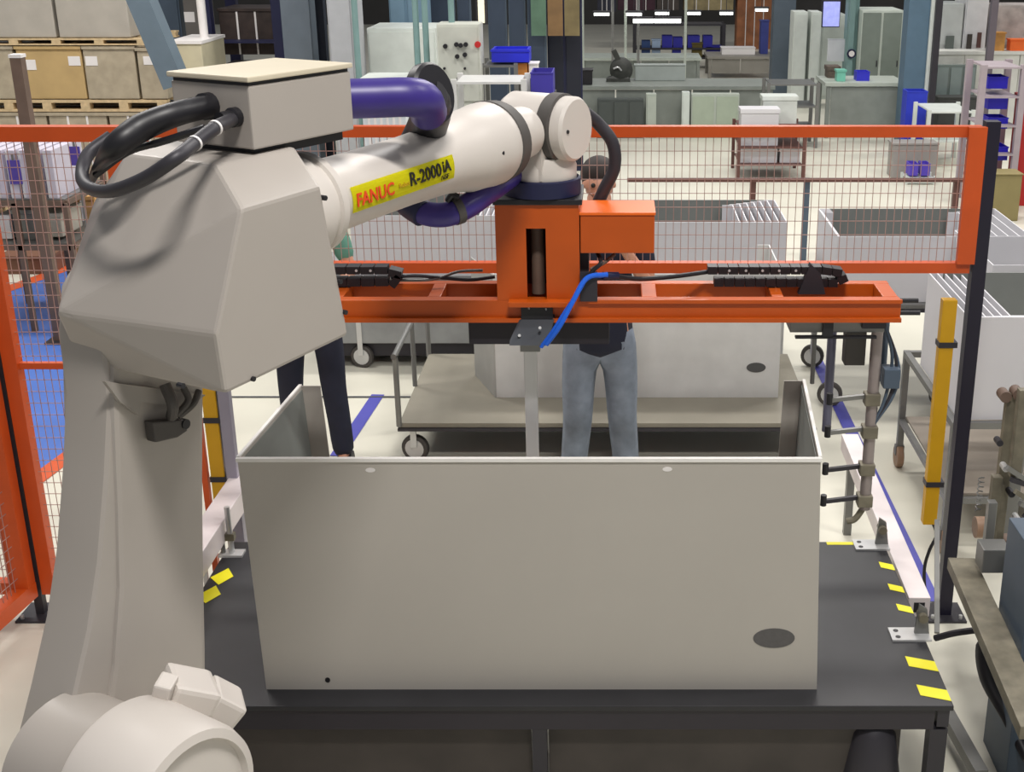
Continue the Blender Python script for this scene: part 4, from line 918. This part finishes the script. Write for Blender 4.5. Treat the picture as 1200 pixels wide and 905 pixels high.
# trolley frame with blue boxes
frame_rack('parts_trolley', 'white tube trolley behind the wrist', 'trolley', 530, 618, 93, 170, 11.6, .5, mat('frame_white', (206, 206, 204), .4), 3, .05)
frame_rack('parts_shelf', 'grey shelf carrying blue boxes above the wrist', 'shelf', 564, 608, 74, 170, 12.8, .5, STEEL, 4, .04)
def bbin(lab, u0, u1, v0, v1, Y, dep=.3, m=None, group='blue plastic bins', zb=None):
    lo, hi = pxb(u0, u1, v0, v1, Y, dep)
    if zb is not None: lo.z = zb
    o = thing('plastic_bin', lab, 'bin', ((lo.x+hi.x)/2, Y+dep/2, lo.z), group); t_ = (hi.x-lo.x)*.06; m = m or BLUEBIN
    part('floor_panel', MB().box(lo, (hi.x, hi.y, lo.z+t_)), m, o)
    mb = MB().box((lo.x, lo.y, lo.z+t_), (hi.x, lo.y+t_, hi.z)); mb.box((lo.x, hi.y-t_, lo.z+t_), (hi.x, hi.y, hi.z)); mb.box((lo.x, lo.y+t_, lo.z+t_), (lo.x+t_, hi.y-t_, hi.z)); mb.box((hi.x-t_, lo.y+t_, lo.z+t_), (hi.x, hi.y-t_, hi.z))
    part('side_walls', mb, m, o)
    part('rim', MB().box((lo.x-t_*.4, lo.y-t_*.4, hi.z-t_), (hi.x+t_*.4, lo.y-.001, hi.z)), m, o)
    return o
bbin('long blue bin on the shelf above the wrist', 576, 620, 58, 73, 12.85, .35, group=None)
crate('orange_box', 'small orange box beside the shelf above the wrist', 'box', 605, 618, 74, 94, 12.9, .3, mat('box_orange', (200, 130, 60), .6), top=.01)
bbin('violet-blue bin just left of the robot wrist', 622, 648, 85, 112, 12.0, .4, mat('bin_violet', (58, 50, 150), .5), group=None)
frame_rack('bin_stand', 'grey steel stand under the violet-blue bin by the wrist', 'stand', 620, 650, 112.3, 170, 11.98, .44, STEEL, 2, .04)
crate('bottle_crate', 'white container standing between orange box and violet bin', 'container', 620, 630, 74, 92, 12.9, .2, PAPER, top=.01)
crate('ribbed_box', 'white ribbed box below the purple hose', 'box', 425, 476, 132, 150, 11.2, .4, mat('ribbed_white', (216, 222, 226), .5), top=.01, straps=6, zb=0)
crate('white_cover', 'white cover behind the purple hose elbow', 'box', 424, 512, 92, 130, 12.4, .5, MWHITE, top=.02, zb=0)

# ------------------------------------------------------------------ far benches, middle
TOPZ = {}
def bench(name, lab, u0, u1, v0, v1, Y, dep, m, panels=3, topm=None):
    lo, hi = pxb(u0, u1, v0, v1, Y, dep); lo.z = 0; TOPZ[lab] = hi.z; o = thing(name, lab, 'bench', ((lo.x+hi.x)/2, Y+dep/2, 0))
    part('worktop', MB().box((lo.x-.03, lo.y-.03, hi.z-.05), (hi.x+.03, hi.y+.03, hi.z)), topm or m, o)
    for x_ in (lo.x, hi.x-.06):
        for y_ in (lo.y, hi.y-.06): part('leg', MB().box((x_, y_, 0), (x_+.06, y_+.06, hi.z-.051)), m, o)
    w_ = (hi.x-lo.x-.12)/panels
    for k in range(panels): part('front_panel', MB().box((lo.x+.06+w_*k+.01, lo.y+.01, .1), (lo.x+.06+w_*(k+1)-.01, lo.y+.03, hi.z-.06)), m, o)
    return o
bench('workbench', 'long grey-green workbench across the middle distance', 672, 905, 101, 150, 19.8, 1.0, BENCH, 5)
cabinet('bench_cabinet', 'dark cabinet in the grey bench right of the wrist hose', 'cabinet', 700, 754, 116, 150, 19.5, .15, mat('cab_dark', (76, 82, 80), .5), 3, knobs=False)
cabinet('bench_cabinet', 'pale narrow cabinet in the middle of the grey bench', 'cabinet', 757, 769, 110, 150, 19.5, .15, BENCHL, 1, knobs=False)
cabinet('bench_cabinet', 'white edge cabinet in the middle of the grey bench', 'cabinet', 799, 808, 108, 150, 19.5, .15, mat('cab_white', (212, 220, 214), .5), 1, knobs=False)
cabinet('bench_cabinet', 'pale green double cabinet at the right end of the grey bench', 'cabinet', 810, 866, 110, 150, 19.5, .15, BENCHL, 2, dm=mat('cab_green', (166, 178, 160), .5), knobs=False)
bench('assembly_bench', 'grey assembly bench farther back behind the long workbench', 682, 820, 68, 100, 26.25, 1.0, BENCH, 4, BENCHL)
bench('assembly_bench', 'grey assembly bench left of the slate column', 830, 905, 66, 100, 27.3, 1.0, mat('bench_brown', (138, 134, 126), .5), 2)
crate('panel_board', 'pale board lying on the long grey workbench', 'board', 744, 803, 76, 99, 20.5, .2, mat('board_pale', (160, 168, 164), .5), top=.01, zb=TOPZ['long grey-green workbench across the middle distance'])
# bench vice machine
vm = thing('bench_machine', 'dark round-headed machine on the long grey workbench', 'machine', (P(727, 99, Y=20.4).x, 20.4, TOPZ['long grey-green workbench across the middle distance']))
q = P(728, 82, Y=20.4); MD = mat('machine_dark', (56, 58, 54), .5, var=.4, scale=12)
part('head', MB().lathe(q-V(0, .06, 0), (0, 1, 0), [(0, .13), (.03, .18), (.24, .18), (.27, .13)], 20), MD, vm)
part('stand', MB().hull([vm.location+V(a, b, c) for a in (-.22, .15) for b in (-.06, .1) for c in (0, .05)]+[q+V(a, b, -.05) for a in (-.05, .05) for b in (-.03, .05)]), MD, vm)
part('crank', MB().tube([q-V(0, .07, 0), q-V(.05, .1, -.05), q-V(.12, .1, -.03)], .015, 8), ALU, vm)
part('top_arm', MB().bar(q+V(-.02, 0, .1), q+V(-.12, 0, .3), .08), MD, vm)
crate('toolbox', 'black toolbox at the left end of the long grey workbench', 'toolbox', 676, 694, 82, 98, 19.95, .3, BLACK, top=.02, zb=TOPZ['long grey-green workbench across the middle distance'])
# shelves of bins far back
SZ = {k: P(800, k, Y=29.1).z for k in (56, 67)}
sh_ = frame_rack('bin_shelf', 'far storage shelf with blue bins in the middle distance', 'shelf', 742, 850, 28, 70, 29.1, .6, DARKM, 0, .07)
x0_, x1_ = P(742, 49, Y=29.1).x+.07, P(850, 49, Y=29.1).x-.07
for z_ in list(SZ.values()) + [P(1, 28, Y=29.1).z]: part('shelf', MB().box((x0_, 29.06, z_-.04), (x1_, 29.74, z_-.001)), DARKM, sh_)
for i, (u0, u1, v0, v1, l) in enumerate(((752, 762, 48, 64, 'teal bin at the left of the far shelf'), (776, 788, 42, 54, 'first royal blue bin on the far shelf'), (789, 800, 44, 55, 'royal blue bin next right of the first on the far shelf'), (806, 820, 42, 52, 'royal blue bin in the middle of the far shelf'), (824, 835, 42, 54, 'upper royal blue bin right on the far shelf'), (828, 846, 54, 66, 'lower royal blue bin right on the far shelf'), (788, 798, 57, 64, 'small low blue bin under the first ones on the far shelf'))):
    bbin(l, u0, u1, v0, v1, 29.12, .35, mat('bin_teal', (30, 60, 110), .5) if i == 0 else mat('bin_far', (34, 34, 150), .5), group='bins on the far shelf', zb=SZ[56] if v1 < 57 else SZ[67])
crate('white_canister', 'white canister between teal and royal bins on the far shelf', 'canister', 764, 774, 46, 64, 29.12, .2, mat('canister', (150, 170, 196), .5), top=.02, zb=SZ[67])
crate('olive_bag', 'olive brown bag in front of the far blue bins', 'bag', 811, 823, 50, 66, 29.10, .2, mat('olive', (96, 84, 40), .8), top=.03, zb=SZ[67])
for i, (u0, u1, v, Y) in enumerate(((696, 714, 17, 25.5), (734, 752, 17, 25.5), (742, 766, 24, 24.6), (767, 798, 24, 24.6), (768, 784, 16, 26.1), (806, 821, 16, 26.4), (844, 859, 16, 26.4), (886, 900, 12, 26.7))):
    lo, hi = pxb(u0, u1, v-2, v+(3 if 24.6 == Y else 1.5), Y, .15)
    L_d = ('leftmost', 'second from left', 'lower left', 'lower right', 'upper middle', 'short', 'right', 'rightmost')[i]
    o_ = thing('hanging_lamp', L_d+' glowing bench lamp in the row above the far benches', 'lamp', ((lo.x+hi.x)/2, Y, lo.z), 'bench lamps in the distance')
    part('tube', MB().box(lo, hi), LAMPM, o_); part('lamp_hood', MB().box((lo.x-.02, Y-.02, hi.z), (hi.x+.02, Y+.17, hi.z+.03)), DARKM, o_)
    part('hanger', MB().bar(((lo.x+hi.x)/2, Y+.07, hi.z+.03), ((lo.x+hi.x)/2, Y+.07, 4.2), .012), DARKM, o_)
for i, u in enumerate((683, 718, 733, 748, 803)):
    x_ = P(u, 50, Y=25.8).x; solo('lamp_stand', MB().bar((x_, 25.8, 0), (x_, 25.8, 2.4 if i else 2.0), .05), (BENCHL, STEEL)[i % 2], ('grey upright at the left end of the far benches', 'thin upright above the bench machine', 'tall thin upright right of the bench machine', 'pale upright left of the teal bin', 'upright right of the first bins')[i], 'post')
for i, (u0, u1, v0, v1, c_) in enumerate(((724, 768, -40, 12, (60, 30, 44)), (770, 796, -40, 12, (70, 62, 58)), (802, 860, -40, 12, (150, 136, 100)), (864, 905, -40, 70, (150, 96, 62)), (700, 722, -40, 14, (44, 46, 60)))):
    crate('rack_load', ('wine-red', 'dark grey', 'yellowish', 'orange-brown', 'dark blue')[i]+' load in the farthest rack row along the top', 'load', u0, u1, v0, v1, 33.75, .6, mat('load_%d' % i, c_, .7, var=.35, scale=4), straps=3)
crate('blue_crate', 'small blue crate left of the slate column far back', 'crate', 892, 901, 24, 40, 27.75, .3, mat('crate_blue', (50, 60, 130), .5), top=.02, zb=TOPZ['grey assembly bench left of the slate column'])
crate('bench_tray', 'pale tray on the bench left of the slate column', 'tray', 846, 885, 56, 62, 27.6, .4, PAPER, top=.01, zb=TOPZ['grey assembly bench left of the slate column'])
# ------------------------------------------------------------------ right of middle
x_ = P(917, 40, Y=24.75).x; solo('steel_column', MB().bar((x_, 24.75, 0), (x_, 24.75, 3.6), .40, .4), mat('column_slate', (80, 92, 104), .5), 'slate steel column left of the tall white cabinets', 'column')
for i, (u0, u1, l) in enumerate(((929, 945, 'left'), (949, 961, 'right'))):
    cabinet('white_locker', l+' one of the two tall narrow white lockers right of the slate column', 'locker', u0, u1, 14, 98, 22.8, .5, MWHITE, 1, knobs=False)
frame_rack('steel_trolley', 'grey steel trolley frame in front of the white lockers', 'trolley', 898, 960, 97, 145, 18.6, .6, STEEL, 3, .05)
bench('inspection_bench', 'wide grey-green bench left of the big blue column', 968, 1058, 97, 145, 19.5, .9, BENCH, 1, BENCHL)
# crates in the small cart behind the mesh
frame_rack('wire_cart', 'dark red tube cart with pale crates behind the mesh', 'cart', 864, 944, 150, 207, 16.2, .8, mat('cart_redbrown', (96, 62, 56), .5), 3, .04)
for i, (u0, u1, v0, v1, Y, l) in enumerate(((868, 912, 128, 192, 16.3, 'tall pale rounded crate standing at the left of the dark red cart'), (894, 934, 113, 148, 16.7, 'white crate rising behind the tall pale crate'), (914, 938, 172, 192, 16.3, 'low pale crate at the right of the dark red cart'))):
    crate('pale_crate', l, 'crate', u0, u1, v0, v1, Y, .3, (SHEETW, MWHITE, SHEETW)[i], top=.05)
br = thing('tube_barrier', 'thin dark tube barrier on posts across the floor behind the mesh', 'barrier', (P(900, 211, Y=12).x, 12.0, 0))
zr = P(900, 211, Y=12).z
part('top_tube', MB().bar((P(735, 211, Y=12).x, 12, zr), (P(1150, 211, Y=12).x, 12, zr), .035), MATS['cart_redbrown'], br)
for u in (882, 945, 1120):
    x_ = P(u, 240, Y=12).x; part('post', MB().bar((x_, 12.04, 0), (x_, 12.04, zr+.01), .055), SLATE if u == 945 else MATS['cart_redbrown'], br)
# machine room
cabinet('machine_enclosure', 'pale machine enclosure with blue screen above the wide bench', 'machine', 962, 992, 18, 96, 24.0, .8, mat('enc_grey', (186, 194, 188), .5), 1, knobs=False)
lo, hi = pxb(965, 984, 2, 31, 23.1, .04); sc_ = thing('wall_screen', 'glowing blue-white screen above the pale enclosure', 'screen', ((lo.x+hi.x)/2, 23.1, lo.z)); part('panel', MB().box(lo, hi), mat('screen_glow', (170, 176, 246), .4, emit=.6, var=.3, scale=9), sc_); part('bezel', MB().box((lo.x-.02, 23.162, lo.z-.02), (hi.x+.02, 23.25, hi.z+.02)), DARKM, sc_)
cabinet('machine_enclosure', 'white machine front with round blue dial', 'machine', 994, 1007, -20, 50, 22.2, .3, TEALW, 1, knobs=False)
crate('sign_board', 'white board crossing behind the teal post', 'board', 970, 1010, 46, 72, 22.35, .06, mat('board_white', (216, 218, 224), .5), top=.005)
q = P(998, 63, Y=21.84); dl = thing('round_dial', 'round blue and white dial on the white board', 'dial', q); part('ring', MB().lathe(q, (0, 1, 0), [(0, .075), (.03, .075)], 20), NAVY, dl); part('face', MB().lathe(q-V(0, .003, 0), (0, 1, 0), [(0, .048), (.003, .048)], 16), PAPER, dl)
x_ = P(997, 50, Y=21.9).x; solo('thin_pole', MB().bar((x_, 21.93, 0), (x_, 21.93, 3.2), .09), TEALW, 'teal post carrying the round dial', 'pole')
crate('brown_parts', 'brown parts heap on the wide bench', 'parts', 970, 984, 78, 96, 20.1, .3, mat('parts_brown', (96, 84, 74), .7, var=.4, scale=20), top=.06, zb=TOPZ['wide grey-green bench left of the big blue column'])
crate('mint_container', 'mint green container on the wide bench', 'container', 981, 991, 82, 96, 19.65, .2, mat('mint', (120, 196, 174), .5), top=.03, zb=TOPZ['wide grey-green bench left of the big blue column'])
bbin('blue bin at the right end of the wide bench', 1004, 1019, 84, 96, 19.725, .25, mat('bin_b2', (50, 50, 200), .5), group=None, zb=TOPZ['wide grey-green bench left of the big blue column'])
cabinet('glass_enclosure', 'pale framed machine enclosure left of the big blue column', 'machine', 1008, 1056, 12, 94, 21.9, .9, mat('enc_white', (206, 214, 204), .45), 2, dm=mat('enc_glass', (128, 138, 130), .25), feet=True)
x_ = P(1072, 60, Y=19.2).x; solo('steel_column', MB().bar((x_, 19.2, 0), (x_, 19.2, 3.8), .34, .36), COLB, 'big blue steel column near the right fence corner', 'column')
x_ = P(1096, 60, Y=18.9).x; solo('thin_pole', MB().bar((x_, 18.9, 0), (x_, 18.9, 3.8), .09), DARKM, 'dark pipe right of the big blue column', 'pole')
x_ = P(1089, 60, Y=18.975).x; solo('thin_pole', MB().bar((x_, 18.975, 0), (x_, 18.975, 3.8), .05), MWHITE, 'white pipe right of the big blue column', 'pole')
# bin at the column
bbin('tall royal blue bin standing before the big blue column', 1062, 1086, 107, 142, 18.0, .3, mat('bin_tall', (40, 56, 190), .5), group=None, zb=0)
frame_rack('white_table', 'white tube table right of the tall blue bin', 'table', 1084, 1140, 129, 200, 17.0, .8, MWHITE, 2, .05)
crate('grey_hexagon', 'grey sheet shield behind the mesh near the fence corner', 'shield', 1046, 1098, 168, 205, 16.3, .3, mat('shield_grey', (150, 146, 142), .5), top=.02, zb=0)
for i, (u0, u1) in enumerate(((1066, 1076), (1080, 1090))): bbin(('left', 'right')[i]+' small violet bin behind the mesh corner', u0, u1, 192, 206, 15.9, .22, mat('bin_small', (90, 70, 190), .5), group='small violet bins behind the mesh')
frame_rack('bin_stand', 'low white stand under the two small violet bins', 'stand', 1060, 1096, 206.3, 230, 15.88, .26, MWHITE, 2, .03)
# right conveyor hall
bench('conveyor', 'white conveyor table along the right background', 1092, 1230, 60, 120, 20.4, 1.0, mat('conv_white', (224, 224, 218), .45), 4)
for i, (u0, u1, v0) in enumerate(((1101, 1128, 4), (1131, 1158, -30), (1164, 1215, 6))):
    cabinet('process_machine', ('left pale box machine with dark window on the conveyor', 'middle taller white machine on the conveyor', 'right machine with orange parts on the conveyor')[i], 'machine', u0, u1, v0, 59, 20.85, .7, (mat('pm1', (196, 200, 198), .5), mat('pm2', (220, 220, 222), .5), mat('pm3', (176, 168, 164), .5, var=.3))[i], 1, zb=TOPZ['white conveyor table along the right background'], knobs=False)
for i, (u0, u1, v0, v1, c_) in enumerate(((1108, 1118, 42, 58, (96, 104, 100)), (1133, 1139, 40, 58, (60, 54, 50)), (1145, 1150, 38, 56, (90, 60, 56)))):
    lo, hi = pxb(u0, u1, v0, v1, 20.775, .02); solo('machine_window', MB().box(lo, hi).bevel(.004), mat('mw%d' % i, c_, .3), ('square dark window on the left conveyor machine', 'narrow dark slot on the middle conveyor machine', 'small maroon slot on the middle conveyor machine')[i], 'window')
crate('orange_machine', 'yellow-orange device on the conveyor at the right', 'device', 1166, 1178, 38, 57, 20.43, .2, mat('dev_orange', (196, 140, 70), .5, var=.3), top=.02, zb=TOPZ['white conveyor table along the right background'])
crate('orange_machine', 'bright orange device at the right edge of the conveyor', 'device', 1184, 1215, 46, 60, 20.43, .2, mat('dev_orange2', (240, 110, 40), .5), top=.02, zb=TOPZ['white conveyor table along the right background'])
cabinet('glass_cabinet', 'low grey glass-fronted cabinet below the conveyor', 'cabinet', 1096, 1143, 76, 118, 19.95, .15, mat('glass_grey', (130, 142, 138), .2), 3, dm=mat('glass_pale', (150, 164, 162), .2), knobs=False)
crate('cabinet_plinth', 'dark plinth below the glass-fronted cabinet', 'plinth', 1100, 1146, 114, 130, 19.35, .3, mat('plinth', (64, 66, 64), .6), top=.02, zb=0)
x_ = P(1162, 40, Y=19.35).x; solo('thin_pole', MB().bar((x_, 19.35, 0), (x_, 19.35, 3.8), .10), mat('pole_mauve', (104, 96, 104), .5), 'mauve-grey pole rising between the conveyor machines', 'pole')
# bin rack
frame_rack('bin_rack', 'grey-pink rack holding blue bins at the right edge', 'rack', 1142, 1196, 76, 235, 14.5, .6, mat('rack_pink', (168, 156, 162), .5), 5, .07)
for i, (v0, v1) in enumerate(((90, 104), (113, 128), (138, 151), (172, 188))):
    bbin(('topmost', 'second from top', 'third from top', 'lowest')[i]+' royal blue bin in the grey-pink rack', 1158, 1181, v0, v1, 14.6, .3, mat('bin_rack_blue', (36, 24, 190), .4), group='blue bins in the right rack')
crate('red_box', 'red box at the right edge beside the bin rack', 'box', 1198, 1220, 112, 142, 14.6, .3, REDP, top=.03, zb=0)
bbin('tall blue waste bin behind the black post', 1148, 1166, 178, 236, 12.2, .4, mat('bin_waste', (36, 70, 190), .5), group=None, zb=0)
crate('olive_board', 'olive board leaning below the bin rack', 'board', 1160, 1198, 204, 216, 13.8, .3, mat('olive_board', (140, 128, 84), .6), top=.01, zb=0)
